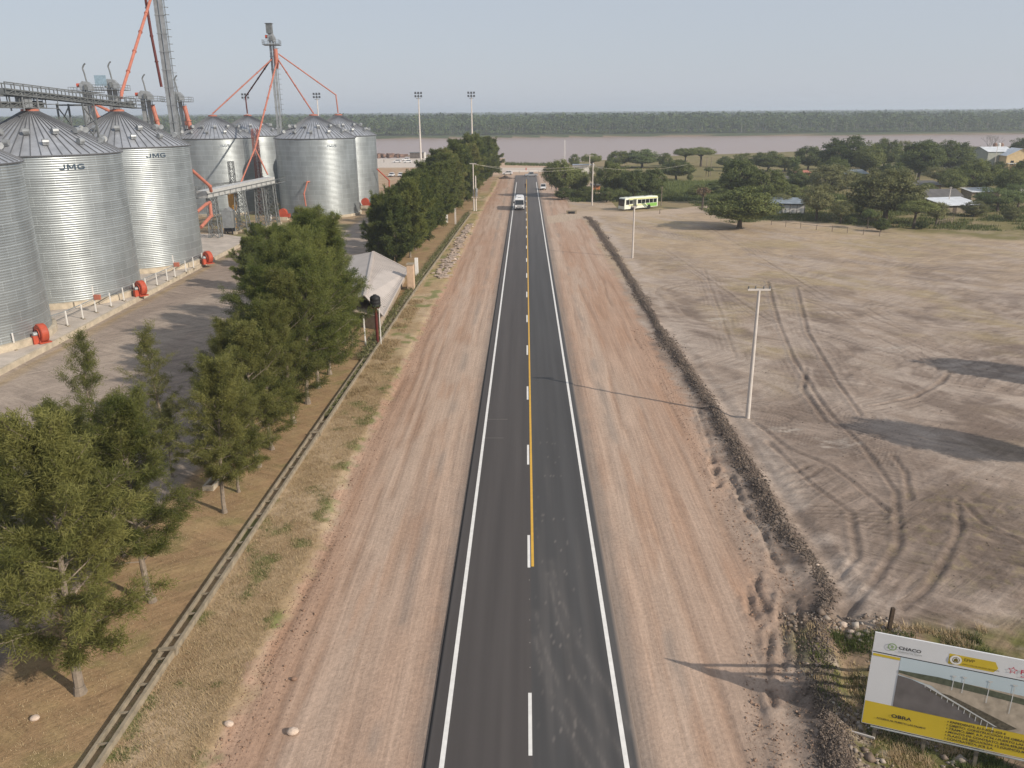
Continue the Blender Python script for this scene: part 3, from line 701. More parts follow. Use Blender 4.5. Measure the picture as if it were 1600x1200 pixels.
# ---------------------------------------------------------------- elevator legs
def pipe(name, lab, pts, r, m=orange_m, parent=None, cat='pipe', flange=True, group=None):
    s = MB()
    for a, b_ in zip(pts[:-1], pts[1:]): s.tube(a, b_, r, n=10)
    for p in pts[1:-1]: s.lathe([(0.01, -r*1.2), (r*1.25, -r*.6), (r*1.25, r*.6), (.01, r*1.2)], 10, c=p)
    if flange:
        for a, b_ in zip(pts[:-1], pts[1:]):
            a, b_ = Vector(a), Vector(b_); k = int((b_-a).length/6)
            for i in range(1, k+1):
                c_ = a+(b_-a)*(i/(k+1)); dd = (b_-a).normalized(); s.tube(c_-dd*.08, c_+dd*.08, r*1.45, n=10)
    o = s.build(name, m, parent, smooth=False)
    if parent is None: tag(o, lab, cat, group)
    return o
def elevator(lab, x, y, ztop_, w=1.5, z0=0, head=True, plat=None, face=0.0, goose=True, extra=0):
    root = thing('bucket_elevator', lab, 'elevator', (x, y, 0), face)
    s = MB()
    for a in (-1, 1): s.box(a*w*.27, 0, (ztop_+z0)/2, w*.36, w*.55, ztop_-z0)
    k = int(ztop_/3)
    for i in range(k): s.box(0, 0, z0+i*3+1.5, w*1.08, w*.66, .10)
    s.build('leg_casing', galv, root)
    s = MB(); lx = w*.5+.25
    for dx in (-.22, .22): s.bar((lx, dx, z0), (lx, dx, ztop_), .06)
    for i in range(int(ztop_*1.6)): s.bar((lx, -.22, z0+i/1.6), (lx, .22, z0+i/1.6), .04)
    for i in range(int(ztop_/1.2)): s.lathe([(.42, -.03), (.42, .03)], 10, c=(lx+.25, 0, z0+i*1.2+1))
    s.build('ladder', galvd, root)
    if head:
        s = MB(); s.prism([(-w*.6, ztop_-.1), (w*.6, ztop_-.1), (w*.66, ztop_+.9), (w*.4, ztop_+1.6), (-w*.25, ztop_+1.75), (-w*.6, ztop_+1.1)], 'y', -w*.4, w*.4); s.box(w*.55, -w*.2, ztop_+.2, w*.5, w*.6, 1.0); s.build('head', galv, root)
        s = MB(); s.box(-w*.2, w*.5, ztop_+.9, w*.7, .25, 1.6); s.box(w*.1, -w*.55, ztop_+.5, .5, .4, 1.1); s.build('belt_guard', galvd, root)
        s = MB(); s.lathe([(.01, -.4), (.42, -.4), (.42, .5), (.01, .5)], 12, c=(-w*.75, 0, ztop_+.9), axis='x'); s.build('motor', red_m, root)
        pz = ztop_-1.0 if plat is None else plat; s = MB(); q = w*1.5
        s.box(0, 0, pz, 2*q, 2*q, .10)
        for zz in (.5, 1.05):
            for a in (-1, 1): s.bar((-q, a*q, pz+zz), (q, a*q, pz+zz), .06); s.bar((a*q, -q, pz+zz), (a*q, q, pz+zz), .06)
        for a in (-1, -.33, .33, 1):
            for b_ in (-1, 1): s.bar((a*q, b_*q, pz), (a*q, b_*q, pz+1.1), .06); s.bar((b_*q, a*q, pz), (b_*q, a*q, pz+1.1), .06)
        s.build('platform', galvd, root)
    if goose:
        s = MB(); P = [(.3, 0, ztop_+1.6), (.1, 0, ztop_+3.4), (-.1, 0, ztop_+4.4), (.2, 0, ztop_+5.0), (.6, 0, ztop_+5.4)]
        for a, b_ in zip(P[:-1], P[1:]): s.tube(a, b_, .16, n=8)
        s.build('vent_stack', galvd, root)
    return root
elevator('very tall twin-leg elevator leaving the top of the photo', -64.5, 155.6, 52, 1.5, face=.1)
pipe('spout_pipe', 'orange spout pipe running from the tall elevator down to the silo top', [(-65.2, 155.0, 43.6), (-63.4, 134.6, 27.2), (-63.2, 133.8, 26.4)], .24)
pipe('spout_pipe', 'dark red pipe clinging to the side of the tall elevator', [(-65.9, 153.8, 46), (-65.7, 153.9, 37.0), (-65.2, 154.0, 28.6)], .24, dkred)
elevator('slim elevator tower rising among the four far silos, with service platform on top', -63.2, 218, 41.2, 1.35, face=.15, goose=False)
EL2 = (-63.0, 217.4)
s = MB(); s.box(0, 0, 1.0, 1.3, 1.3, 2.2); s.box(0, 0, 2.2, 1.7, 1.7, .12)
for a, b_ in ((-.6, -.6), (.6, -.6), (.6, .6), (-.6, .6)): s.bar((a, b_, 0), (a, b_, 2.2), .12)
g = s.build('winch_frame', galvd, None); tag(g, 'small roofed winch frame on top of the slim elevator tower', 'winch frame'); g.location = (-63.4, 217.8, 42.9)
s = MB(); s.tube((0, 0, 0), (0, 0, 3.4), .55, .5, 12); s.tube((0, 0, -1.2), (0, 0, 0), .3, .55, 12)
g = s.build('distributor', orange_m); tag(g, 'orange distributor hopper under the platform of the slim elevator', 'hopper'); g.location = (-62.0, 216.6, 35.8)
top = (-62.2, 216.8, 37.2)
pipe('spout_pipe', 'orange spout from the slim elevator to the left front silo of the far group', [(-63.2, 216.8, 36.8), (-77, 209.5, 24.0)], .16)
pipe('spout_pipe', 'dark spout from the slim elevator bending down to the hidden rear silo', [(-63.4, 217.4, 37), (-75.5, 231.3, 28.3), (-75.6, 231.8, 24.0)], .18, dkred)
pipe('spout_pipe', 'orange spout from the slim elevator to the right front silo of the far group', [(-61.6, 216.6, 36.8), (-50.7, 204, 24.0)], .17)
pipe('spout_pipe', 'long orange spout from the slim elevator bending down to the rightmost far silo', [(-61.4, 217, 38), (-49.7, 225.4, 28.5), (-49.5, 225.7, 24.0)], .16)
pk = at(397, 232, 17.0)
BR = np.array([-58.6, 183, 0])
zb_ = ztop((-58.6, 184), 232)
junction = (-59.3, 184.5, zb_)
pipe('spout_pipe', 'long steep orange spout from the slim elevator towards the loading conveyor', [(-62.0, 216.0, 35.5), junction], .2)
zl = ztop((-60.3, 176), 285); zr = ztop((-56.4, 183), 273)
pipe('spout_pipe', 'orange branch pipe dropping to the middle of the loading conveyor', [junction, (-60.3, 176, zl)], .16)
pipe('spout_pipe', 'orange branch pipe dropping to the right end of the loading conveyor', [junction, (-56.6, 183, zr)], .16)
# red lattice tower
def lattice(s, x0, y0, x1, y1, w0, w1, z0, z1, n, t=.12):
    cs = ((-1, -1), (1, -1), (1, 1), (-1, 1))
    def P(k, i):
        f = i/n; w_ = (w0+(w1-w0)*f)/2; a, b_ = cs[k % 4]; return (x0+(x1-x0)*f+a*w_, y0+(y1-y0)*f+b_*w_, z0+(z1-z0)*f)
    for k in range(4):
        s.bar(P(k, 0), P(k, n), t)
        for i in range(n):
            s.bar(P(k, i), P(k+1, i+1), t*.6); s.bar(P(k+1, i), P(k, i+1), t*.6); s.bar(P(k, i+1), P(k+1, i+1), t*.6)
s = MB(); lattice(s, -65.3, 204, -65.3, 204, 1.3, 1.2, 0, 20.5, 13, .10)
tag(s.build('lattice_tower', mat('rusty_red_paint', (.22, .06, .04), .7, 0, var=.2)), 'red lattice stair tower in the gap between the far silos', 'tower')
# row of shorter elevators in the left background
for k, (x, y, zt, w_, gs, lab) in enumerate(((-96.5, 188.5, 29.2, 1.9, True, 'short elevator head standing left behind the sloping conveyor'),
                               (-93.0, 193, 29.8, 2.1, True, 'short elevator head with blue tarp above the second lettered silo'),
                               (-90.6, 204, 27.6, 2.3, True, 'short elevator with orange pipe, left of the very tall elevator'),
                               (-84.0, 206.5, 27.4, 2.1, True, 'short elevator with orange pipe, right of the very tall elevator'))):
    elevator(lab, x, y, zt, w_, face=.2, plat=zt-.6)
    if k in (2, 3):
        pipe('spout_pipe', ('orange pipe bending from the short elevator left of' if k == 2 else 'orange pipe bending from the short elevator right of')+' the tall tower', [(x+1.9, y-1, zt-1.5), (x+3.0, y-1, zt-8.5), (x+5.4, y-.5, zt-12)], .5)
        small_silo(x+7, y+6, 4.2, 17.2, 21.5, ('small cone-roofed silo with orange cap, left of' if k == 2 else 'small cone-roofed silo with orange cap, right of')+' the very tall elevator')
blue_m = mat('faded_blue_sheet', (.28, .38, .45), .6, 0, var=.2)
s = MB(); s.box(0, 0, 0, 2.6, .1, 2.2); g = s.build('windbreak_sheet', blue_m); tag(g, 'pale blue sheet fixed to the elevator head above the second silo', 'sheet'); g.location = (-94.6, 191.6, 31.2)
pipe('spout_pipe', 'pair of orange pipes splaying from the leftmost short elevator', [(-95.3, 187.5, 26.5), (-93.6, 188, 20.5)], .35)
pipe('spout_pipe', 'orange pipe angled right from the leftmost short elevator', [(-95.3, 187.5, 26.5), (-90, 189, 23.6)], .3)

# ---------------------------------------------------------------- silo platform, kerb, fans, posts
kx = lambda y: -50.6-(y-74)*.041
s = MB(); P0 = [(kx(y), y) for y in (40, 60, 80, 100, 120, 140, 152)]
poly = P0 + [(-56, 161), (-62, 166), (-78, 166), (-78, 40)]
s.prism(poly, 'z', -.3, .78); plat = s.build('silo_platform', mat('platform_concrete', (.44, .385, .33), .92, 0, var=.18, scale=.6, bump=.2)); tag(plat, 'raised concrete apron carrying the nearest silos', 'platform')
s = MB()
for (xa, ya), (xb, yb) in zip(P0[:-1], P0[1:]):
    s.bar((xa+.12, ya, .25), (xb+.12, yb, .25), .28, 1.14)
kb = s.build('retaining_kerb', conc_m, plat)
def fan(x, y, rz, lab):
    r = thing('aeration_fan', lab, 'fan', (x, y, .78), rz, 'red aeration fans beside the silos')
    s = MB(); s.lathe([(.01, -.38), (.95, -.38), (1.02, -.3), (1.02, .3), (.95, .38), (.01, .38)], 28, c=(0, 0, 1.05), axis='y'); s.build('housing', red_m, r, smooth=False)
    s = MB(); s.lathe([(.42, -.5), (.55, -.5), (.55, -.36), (.42, -.36)], 20, c=(0, 0, 1.05), axis='y'); s.build('inlet_ring', red_m, r)
    s = MB(); s.box(-1.0, 0, .55, 1.5, .62, .62); s.box(0, 0, .1, 1.5, 1.2, .12)
    for a in (-1, 1): s.prism([(-.5, .0), (.5, 0), (.15, .9), (-.15, .9)], 'y', a*.42-.04, a*.42+.04)
    s.build('outlet_duct', red_m, r)
    s = MB(); s.lathe([(.01, -.9), (.25, -.9), (.27, -.5), (.01, -.5)], 14, c=(0, 0, 1.05), axis='y'); s.build('motor', galv, r)
    s = MB(); s.box(0, -.75, .45, .5, .5, .9); s.build('motor_stand', red_m, r)
    return r
for (px, py), lab in (((68, 535), 'red aeration fan nearest the left edge, by the first silo'), ((222, 462), 'red aeration fan in the middle, between the lettered silos'), ((326, 412), 'red aeration fan at the far end of the silo platform')):
    x, y = at(px, py, .78); fan(x, y, R_(-38), lab)
post_px = [(24, 546), (53, 534), (80, 518), (106, 509), (130, 498), (150.5, 488), (174, 479), (194, 470), (211.5, 463), (229, 454), (246, 446), (262, 439), (274, 433), (291, 425), (303, 419), (317, 412)]
pts = []
for i, (px, py) in enumerate(post_px):
    x, y = at(px, py, .78); tall = i in (5, 12); pts.append((x, y))
    r = thing('conduit_post', ('tall white conduit post with red box, ' if tall else 'short white conduit post, ')+ORD[i]+' from the left edge along the silo platform', 'post', (x, y, .78), 0, 'white conduit posts on the silo platform')
    s = MB(); h = 3.3 if tall else 1.75; s.box(0, 0, h/2, .11, .11, h); s.build('post', white_m, r)
    s = MB(); s.box(0, 0, .03, .3, 1.2, .05, .8); s.build('foot_plate', concd, r)
    if tall: s = MB(); s.box(.45, 0, 1.9, .75, .35, .62); s.build('junction_box', orange_m, r, bevel=.02)
s = MB()
for a, b_ in zip(pts[:-1], pts[1:]):
    s.bar((a[0]-.1, a[1], 2.45), (b_[0]-.1, b_[1], 2.45), .16, .08); s.bar((a[0]-.05, a[1], 2.25), (b_[0]-.05, b_[1], 2.25), .04)
tag(s.build('cable_tray', galv), 'grey cable tray carried by the white posts along the silos', 'cable tray')

# ---------------------------------------------------------------- loading conveyor in front of the far silos
b1 = at(335, 376, .3); b4 = at(424, 352, .3)
A0 = Vector((-61.8, 157.5, ztop((-61.8, 157.5), 304))); A1 = Vector((-56.2, 183.5, ztop((-56.2, 183.5), 281)))
r = thing('loading_conveyor', 'enclosed sloping grey conveyor gallery on lattice legs before the far silos', 'conveyor', (0, 0, 0))
s = MB(); s.bar(A0, A1, 2.0, 1.35)
dirc = (A1-A0).normalized(); sd_ = Vector((0, 0, 1)).cross(dirc).normalized(); s.build('gallery', mat('pale_galvanised_sheet', (.55, .55, .53), .5, .35, var=.12), r)
s = MB()
for a in (-1, 1):
    s.bar(A0+sd_*(a*1.25)-Vector((0, 0, .75)), A1+dirc*4+sd_*(a*1.25)-Vector((0, 0, .75)), .14); s.bar(A0+sd_*(a*1.25)+Vector((0, 0, .1)), A1+dirc*4+sd_*(a*1.25)+Vector((0, 0, .1)), .08)
    for i in range(16): b_ = A0+(A1+dirc*4-A0)*(i/15)+sd_*(a*1.25); s.bar(b_-Vector((0, 0, .8)), b_+Vector((0, 0, .15)), .08)
s.build('walkway', galvd, r)
for f, w0 in ((.12, 2.0), (.5, 2.6), (.80, 2.2), (.98, 2.2)):
    c_ = A0+(A1-A0)*f; s = MB(); lattice(s, c_.x, c_.y, c_.x, c_.y, w0, 1.5, .6, c_.z-.7, 5, .16)
    for a in (-1, 1):
        for b_ in (-1, 1): s.box(c_.x+a*w0/2, c_.y+b_*w0/2, .3, .1, .1, .1)
    s.build('lattice_leg', galvd, r)
    s = MB()
    for a in (-1, 1):
        for b_ in (-1, 1): s.box(c_.x+a*w0/2, c_.y+b_*w0/2, .35, .7, .7, .9)
    s.build('footing', conc_m, r)
r2 = thing('walkway_bridge', 'level steel walkway bridge between the lettered silo and the far silos', 'walkway', (0, 0, 0))
s = MB(); 
for zz in (8.6, 9.7): s.bar((-71, 160, zz), (-60, 192, zz), .15); s.bar((-72.5, 160.6, zz), (-61.5, 192.6, zz), .15)
for i in range(14):
    f = i/13; x_, y_ = -71+11*f, 160+32*f; s.bar((x_, y_, 8.6), (x_, y_, 9.7), .1); s.bar((x_-1.5, y_+.6, 8.6), (x_-1.5, y_+.6, 9.7), .1)
s.bar((-71.7, 160.3, 8.6), (-60.8, 192.3, 8.6), 1.4, .1); s.build('deck', galvd, r2)
s = MB(); lattice(s, -64.5, 183, -64.5, 183, 1.2, 1.0, 0, 14, 9, .12); s.build('mast', galvd, r2)
def P3(px, py, D):      # point at depth Y = D on the photo ray
    dd = CR*(px-800)/FPX + CU*(600-py)/FPX + CF; t = D/dd[1]; P = CC+dd*t; return tuple(float(q) for q in P)
pipe('spout_pipe', 'orange pipe sloping from the second lettered silo down to the loading conveyor', [P3(300, 266, 152), P3(328, 291, 156), P3(330, 299, 157)], .3, flange=False)
pipe('spout_pipe', 'short orange elbow pipe rising from below to the loading conveyor end', [P3(308, 331, 150), P3(322, 319, 154), P3(328, 316, 157)], .28, flange=False)
pipe('spout_pipe', 'orange pipe turning back under the loading conveyor to the second silo foot', [P3(328, 317, 157), P3(330, 337, 156.5), P3(314, 355, 152)], .32, flange=False)
pipe('spout_pipe', 'thin orange discharge pipe with elbow on the front of the right far silo', [P3(492, 284, 196), P3(480, 284, 194), P3(475, 303, 193), P3(478, 322, 193)], .17, flange=False)
pipe('spout_pipe', 'thin red pipe sloping off the right side of the last far silo', [P3(589, 264, 222), P3(608, 282, 224), P3(608, 298, 224)], .16, red_m, flange=False)
# control cabin and drums
def onfoot(px, py): return at(px, py, .1)
x, y = at(360, 366, .2)
r = thing('dust_cabinet', 'grey hopper cabinet on black legs under the loading conveyor', 'cabinet', (x, y, 0))
s = MB(); s.box(0, 0, 3.3, 2.1, 2.0, 3.4); s.prism([(-1.1, 5.0), (1.1, 5.0), (0, 5.7)], 'y', -1.05, 1.05); s.build('cabinet', galv, r)
s = MB(); s.box(0, 0, 1.2, 1.5, 1.4, .8)
for a in (-.8, .8):
    for b_ in (-.8, .8): s.bar((a, b_, 0), (a, b_, 1.7), .2)
s.build('leg', black_m, r)
ochre_m = mat('ochre_paint', (.50, .26, .06), .6, 0, var=.2)
x, y = at(368, 350, 1); s = MB(); s.tube((0, 0, 5.0), (0, 0, 7.6), 1.0, 1.0, 14); s.tube((0, 0, 3.8), (0, 0, 5.0), .4, 1.0, 14); s.bar((0, 0, 0), (0, 0, 4), .4)
g = s.build('cyclone_drum', ochre_m); tag(g, 'ochre cyclone drum behind the grey cabinet under the conveyor', 'drum'); g.location = (x, y, 0)
for px, py, lab in ((443, 340, 'orange machine on a concrete block at the foot of the right far silo'), (571, 322, 'red fan machine at the foot of the rightmost far silo')):
    x, y = at(px, py, .8); r = thing('small_fan', lab, 'fan', (x, y, 0)); s = MB(); s.lathe([(.01, -.5), (1.0, -.5), (1.0, .5), (.01, .5)], 18, c=(0, 0, 1.9), axis='y'); s.box(.9, 0, 1.3, 1.4, .9, .8); s.build('housing', red_m, r)
    s = MB(); s.box(0, 0, .5, 2.2, 1.8, 1.0); s.build('base', conc_m, r)
x, y = at(584, 322, .4); s = MB(); s.box(0, 0, .8, 2.2, 1.8, 1.6); s.box(1.6, 0, .5, 1.0, 1.4, 1.0); g = s.build('motor_box', galvd); tag(g, 'grey motor box right of the red fan at the far silo', 'motor box'); g.location = (x, y, 0)

# ---------------------------------------------------------------- planter wall beside the verge
wall_c = mat('old_lime_concrete', (.265, .222, .16), .95, 0, var=.25, scale=2.5, bump=.4)
def wx(y): return float(xline(np.array([y]), L_WALL)[0])
r = thing('planter_wall', 'long low double concrete planter wall with cross bars beside the verge', 'wall', (0, 0, 0))
for off, w_, h_ in ((-.07, .11, .46), (.52, .16, .52)):
    s = MB(); ys = np.linspace(14, 204, 60)
    for a, b_ in zip(ys[:-1], ys[1:]):
        s.add([(wx(a)+off-w_/2, a, -.2), (wx(a)+off+w_/2, a, -.2), (wx(b_)+off+w_/2, b_, -.2), (wx(b_)+off-w_/2, b_, -.2),
               (wx(a)+off-w_/2, a, h_), (wx(a)+off+w_/2, a, h_), (wx(b_)+off+w_/2, b_, h_), (wx(b_)+off-w_/2, b_, h_)], [(4, 5, 6, 7), (0, 1, 5, 4), (1, 2, 6, 5), (2, 3, 7, 6), (3, 0, 4, 7)])
    s.build('side_wall', wall_c, r)
y = 22.0; k = 0
while y < 112:
    s = MB(); s.bar((wx(y)-.03, y, .40), (wx(y)+.46, y+.03, .44), .08, .07)
    if k % 3 == 1: s.bar((wx(y)+.3, y+.1, .02), (wx(y)+.1, y+.1, .42), .05)
    s.build('cross_bar', wall_c, r); y += 1.75; k += 1
s = MB(); s.bar((wx(31.3)-.13, 31.3, .50), (wx(31.3)+.62, 31.35, .56), .18, .09); s.bar((wx(31.3)+.56, 31.35, 0), (wx(31.3)+.56, 31.35, .58), .26, .24); s.build('cap_beam', wall_c, r)
s = MB(); s.bar((wx(58)-.13, 58, .50), (wx(58)+.62, 58.05, .56), .18, .09); s.bar((wx(58)+.56, 58.05, 0), (wx(58)+.56, 58.05, .58), .26, .24); s.build('cap_beam', wall_c, r)

def blades(n, cx, cy, cz, L, wd, spread=1.0, up=.6, seed=0):
    """n triangular blades; arrays of centres"""
    g = np.random.RandomState(seed)
    a = g.uniform(0, 2*np.pi, n); el = up+g.uniform(-.35, .45, n); l_ = L*g.uniform(.5, 1.1, n)
    dx, dy, dz = np.cos(a)*np.cos(el), np.sin(a)*np.cos(el), np.sin(el)
    sx, sy = -np.sin(a)*wd/2, np.cos(a)*wd/2
    b0 = np.stack([cx+sx, cy+sy, cz], -1); b1_ = np.stack([cx-sx, cy-sy, cz], -1); t = np.stack([cx+dx*l_, cy+dy*l_, cz+dz*l_], -1)
    V = np.stack([b0, b1_, t], 1).reshape(-1, 3); F = np.arange(3*n).reshape(-1, 3); return V, F
agave = leaf_mat('agave_leaf', (.10, .14, .06), (.17, .20, .11), .1)
g = np.random.RandomState(3)
V, F = blades(26, g.uniform(-.05, .05, 26), g.uniform(-.05, .05, 26), np.zeros(26), .5, .09, seed=5)
pl = fastmesh('planter_plant', V, F, agave, tint=np.repeat(g.rand(26), 3)); tag(pl, 'small spiky plant growing inside the concrete planter wall', 'plant', 'spiky plants in the planter wall')
y = 23.0; first = True; kk = 0
while y < 78:
    o = pl if first else pl.copy()
    if not first: C.objects.link(o)
    first = False; yy = y+g.uniform(-.5, .5); o.location = (wx(yy)+.2+g.uniform(-.1, .1), yy, .05); o.rotation_euler = (0, 0, g.uniform(0, 6)); o.scale = (g.uniform(.5, 1.0),)*3; o['label'] = ORD[kk]+' small spiky plant counted from the camera inside the planter wall'; kk += 1
    y += 1.15
# ground cover further along the planter
n = 15000; yy = 62+142*g.rand(n)**1.5; xx = xline(yy, L_WALL)+.2+np.where(yy < 78, g.uniform(-.2, .2, n), g.normal(-.45, .35, n))
V, F = blades(n, xx, yy, .0+g.uniform(0, .35, n)+.45*(yy > 78)*g.rand(n), .35, .10, seed=6)
creeper = leaf_mat('creeper_leaf', (.09, .10, .035), (.24, .23, .10), .2)
tag(fastmesh('hedge_creeper', V, F, creeper, tint=np.repeat(g.rand(n), 3)), 'leafy creeper filling the planter wall', 'ground cover', kind='stuff')

# ---------------------------------------------------------------- grass tufts
dryg = leaf_mat('dry_grass', (.28, .20, .10), (.48, .37, .22), .15); greeng = leaf_mat('green_weed', (.05, .075, .015), (.15, .17, .05), .2)
def scatter_blades(name, n, fx, L, wd, m, seed, label, clump=5, csd=.12):
    g = np.random.RandomState(seed); X, Y = fx(g, n)
    X = np.repeat(X, clump)+g.normal(0, csd, n*clump); Y = np.repeat(Y, clump)+g.normal(0, csd, n*clump)
    Z = gz_np(X, Y)-.01; sc = np.repeat(g.uniform(.5, 1.3, n), clump)
    V, F = blades(n*clump, X, Y, Z, L*sc, wd, seed=seed+1, up=.75)
    tag(fastmesh(name, V, F, m, tint=np.repeat(np.repeat(g.rand(n), clump), 3)), label, 'grass', kind='stuff')
def f_strip(g, n):
    Y = 20+60*g.rand(n)**1.3; a = xline(Y, L_WALL)+.7; b_ = xline(Y, L_GRASS)-.3; return a+(b_-a)*g.rand(n), Y
scatter_blades('dry_grass_tufts', 11000, f_strip, .20, .022, dryg, 11, 'short dry grass on the verge beside the planter wall', 6, .14)
def f_strip2(g, n):
    X, Y = f_strip(g, n*6); k = fbm(X, Y, 1.8, 91) > .60; return X[k][:n], Y[k][:n]
def scat2(name, fx, L, wd, m, seed, label, n, clump=6, csd=.1, up=.7):
    g = np.random.RandomState(seed); X, Y = fx(g, n); n = len(X)
    X = np.repeat(X, clump)+g.normal(0, csd, n*clump); Y = np.repeat(Y, clump)+g.normal(0, csd, n*clump)
    Z = gz_np(X, Y)-.01; V, F = blades(n*clump, X, Y, Z, L*np.repeat(g.uniform(.4, 1.3, n), clump), wd, seed=seed+1, up=up)
    tag(fastmesh(name, V, F, m, tint=np.repeat(np.repeat(g.rand(n), clump), 3)), label, 'weeds', kind='stuff')
scat2('green_weed_tufts', f_strip2, .16, .03, greeng, 13, 'green weed tufts in the dry verge grass', 1300, 7, .12)
def f_under(g, n):
    Y = 22+70*g.rand(n); X = -17.7-5*g.rand(n); return X, Y
scat2('leaf_litter_grass', f_under, .14, .03, dryg, 15, 'dry needle litter and grass under the row of trees', 9000, 5, .15, .3)
def f_board(g, n):
    X = 12.6+9*g.rand(n*3); Y = 22+11.5*g.rand(n*3); k = (fbm(X, Y, 1.5, 101) > .50)&((X > 14.6)|(g.rand(len(X)) < .12)); return X[k][:n], Y[k][:n]
scat2('weeds_by_hoarding', f_board, .30, .035, greeng, 17, 'tall green and dry weeds around the hoarding posts', 3600, 9, .12, .95)
def f_board2(g, n):
    X = 12.3+10*g.rand(n*3); Y = 22+12*g.rand(n*3); k = (fbm(X+9, Y, 1.5, 103) > .5)&((X > 14.4)|(g.rand(len(X)) < .2)); return X[k][:n], Y[k][:n]
scat2('dry_weeds_by_hoarding', f_board2, .32, .03, dryg, 19, 'dry brown weed stalks around the hoarding posts', 2600, 8, .12, .95)
def f_scarp(g, n):
    Y = 66+40*g.rand(n); X = xline(Y, L_WALL)+.75+1.6*g.rand(n)**1.3; k = fbm(X, Y, 2.5, 131) > .5; return X[k], Y[k]
scat2('tall_verge_grass', f_scarp, .38, .035, dryg, 23, 'taller yellow green grass at the foot of the planter wall', 2600, 8, .2, .8)
def f_vil(g, n):
    X = 45+95*g.rand(n*2); Y = 168+60*g.rand(n*2)
    e = np.interp(X, [45, 60, 75, 90, 110], [184, 190, 178, 172, 168]); k = (Y > e)&(fbm(X, Y, 4, 111) > .42); return X[k][:n], Y[k][:n]
scat2('village_undergrowth', f_vil, .8, .12, greeng, 25, 'low green undergrowth along the edge of the village plots', 9000, 7, .5, .9)
def f_crop(g, n): return 45+46*g.rand(n), 234+60*g.rand(n)
scat2('green_crop', f_crop, 1.5, .2, leaf_mat('crop_leaf', (.09, .12, .03), (.19, .22, .07), .25), 27, 'pale green maize-like crop behind the city bus', 9000, 6, .4, 1.1)
def f_road(g, n):
    X = 13+32*g.rand(n*2); Y = 232+42*g.rand(n*2); k = (fbm(X, Y, 5, 119) > .42)&(X > 12+(Y-232)*.0); return X[k][:n], Y[k][:n]
scat2('roadside_scrub', f_road, 1.3, .16, greeng, 26, 'dark scrub and undergrowth beneath the roadside trees', 3200, 8, .5, .9)
def f_beach(g, n):
    X = -14+28*g.rand(n); return X, shore_near(X)-22-10*g.rand(n)**2
scat2('shore_bushes', f_beach, 1.4, .2, greeng, 29, 'thin green scrub at the river edge beyond the road end', 500, 8, .5, .9)

# ---------------------------------------------------------------- clods, rubble, stones
def lumps(n, X, Y, S, seed):
    g = np.random.RandomState(seed); base = np.array([(1, 0, 0), (-1, 0, 0), (0, 1, 0), (0, -1, 0), (0, 0, .8), (0, 0, -.8)], float)
    faces = np.array([(0, 2, 4), (2, 1, 4), (1, 3, 4), (3, 0, 4), (2, 0, 5), (1, 2, 5), (3, 1, 5), (0, 3, 5)])
    V = base[None]*g.uniform(.55, 1.25, (n, 6, 1)); a = g.uniform(0, 6.28, n); t = g.uniform(-.8, .8, n)
    c_, s_ = np.cos(a)[:, None], np.sin(a)[:, None]; x, y, z = V[..., 0], V[..., 1], V[..., 2]
    x, z = x*np.cos(t)[:, None]-z*np.sin(t)[:, None], x*np.sin(t)[:, None]+z*np.cos(t)[:, None]
    x, y = x*c_-y*s_, x*s_+y*c_
    Z = gz_np(X, Y)
    V = np.stack([x*S[:, None]+X[:, None], y*S[:, None]+Y[:, None], z*S[:, None]*.8+Z[:, None]+S[:, None]*.25], -1).reshape(-1, 3)
    F = (faces[None]+6*np.arange(n)[:, None, None]).reshape(-1, 3); return V, F
soil_m = leaf_mat('clod_soil', (.065, .05, .04), (.19, .148, .115), 0); sand_c = leaf_mat('sand_clod', (.23, .145, .10), (.36, .25, .18), 0); rub_m = leaf_mat('rubble', (.17, .13, .10), (.50, .44, .37), 0)
g = np.random.RandomState(31)
n = 42000; Y = 24+174*g.rand(n)**1.7; X = xline(Y, L_BERM)+g.normal(-.05, .42, n)*(.45+1.0*vnoise(Y/4.0, Y*0, 5))*(1+.15*np.clip((62-Y)/30, 0, 1))+.9*(vnoise(Y/5.5, Y*0, 6)-.5)*np.clip((90-Y)/40, 0, 1); S = g.gamma(2.0, .016, n)+.015; S *= (1+Y/500)*np.clip(.55+Y/130, .6, 1)
V, F = lumps(n, X, Y, S, 32); tag(fastmesh('berm_clods', V, F, soil_m, tint=np.repeat(g.rand(n), 6)), 'dark loose clods heaped along the ditch line', 'clods', kind='stuff')
n = 5000; Y = 22+90*g.rand(n)**1.6; X = xline(Y, L_GRASS)+np.abs(g.normal(0, .8, n))-.1; S = g.gamma(2, .011, n)+.006
V, F = lumps(n, X, Y, S, 33); tag(fastmesh('verge_clods', V, F, sand_c, tint=np.repeat(g.rand(n), 6)), 'crumbs of sandy soil along the cut edge of the grass', 'clods', kind='stuff')
n = 4000; Y = 22+70*g.rand(n)**1.4; X = xline(Y, L_BERM)-.8-2.6*g.rand(n); S = g.gamma(2, .012, n)+.006
V, F = lumps(n, X, Y, S, 34); tag(fastmesh('shoulder_crumbs', V, F, sand_c, tint=np.repeat(g.rand(n), 6)), 'crumbled soil beside the ditch', 'clods', kind='stuff')
n = 2400; X = 12.6+5.5*g.rand(n); Y = 23+12*g.rand(n); k = fbm(X, Y, 1.4, 121) > .45; X, Y = X[k], Y[k]; n = len(X); S = g.gamma(1.8, .035, n)+.015
V, F = lumps(n, X, Y, S, 35); tag(fastmesh('rubble', V, F, rub_m, tint=np.repeat(g.rand(n)**1.5, 6)), 'broken rubble and stones beside the hoarding', 'rubble', kind='stuff')
n = 3500; X = 22+34*g.rand(n); Y = 26+60*g.rand(n); S = g.gamma(1.8, .010, n)+.006
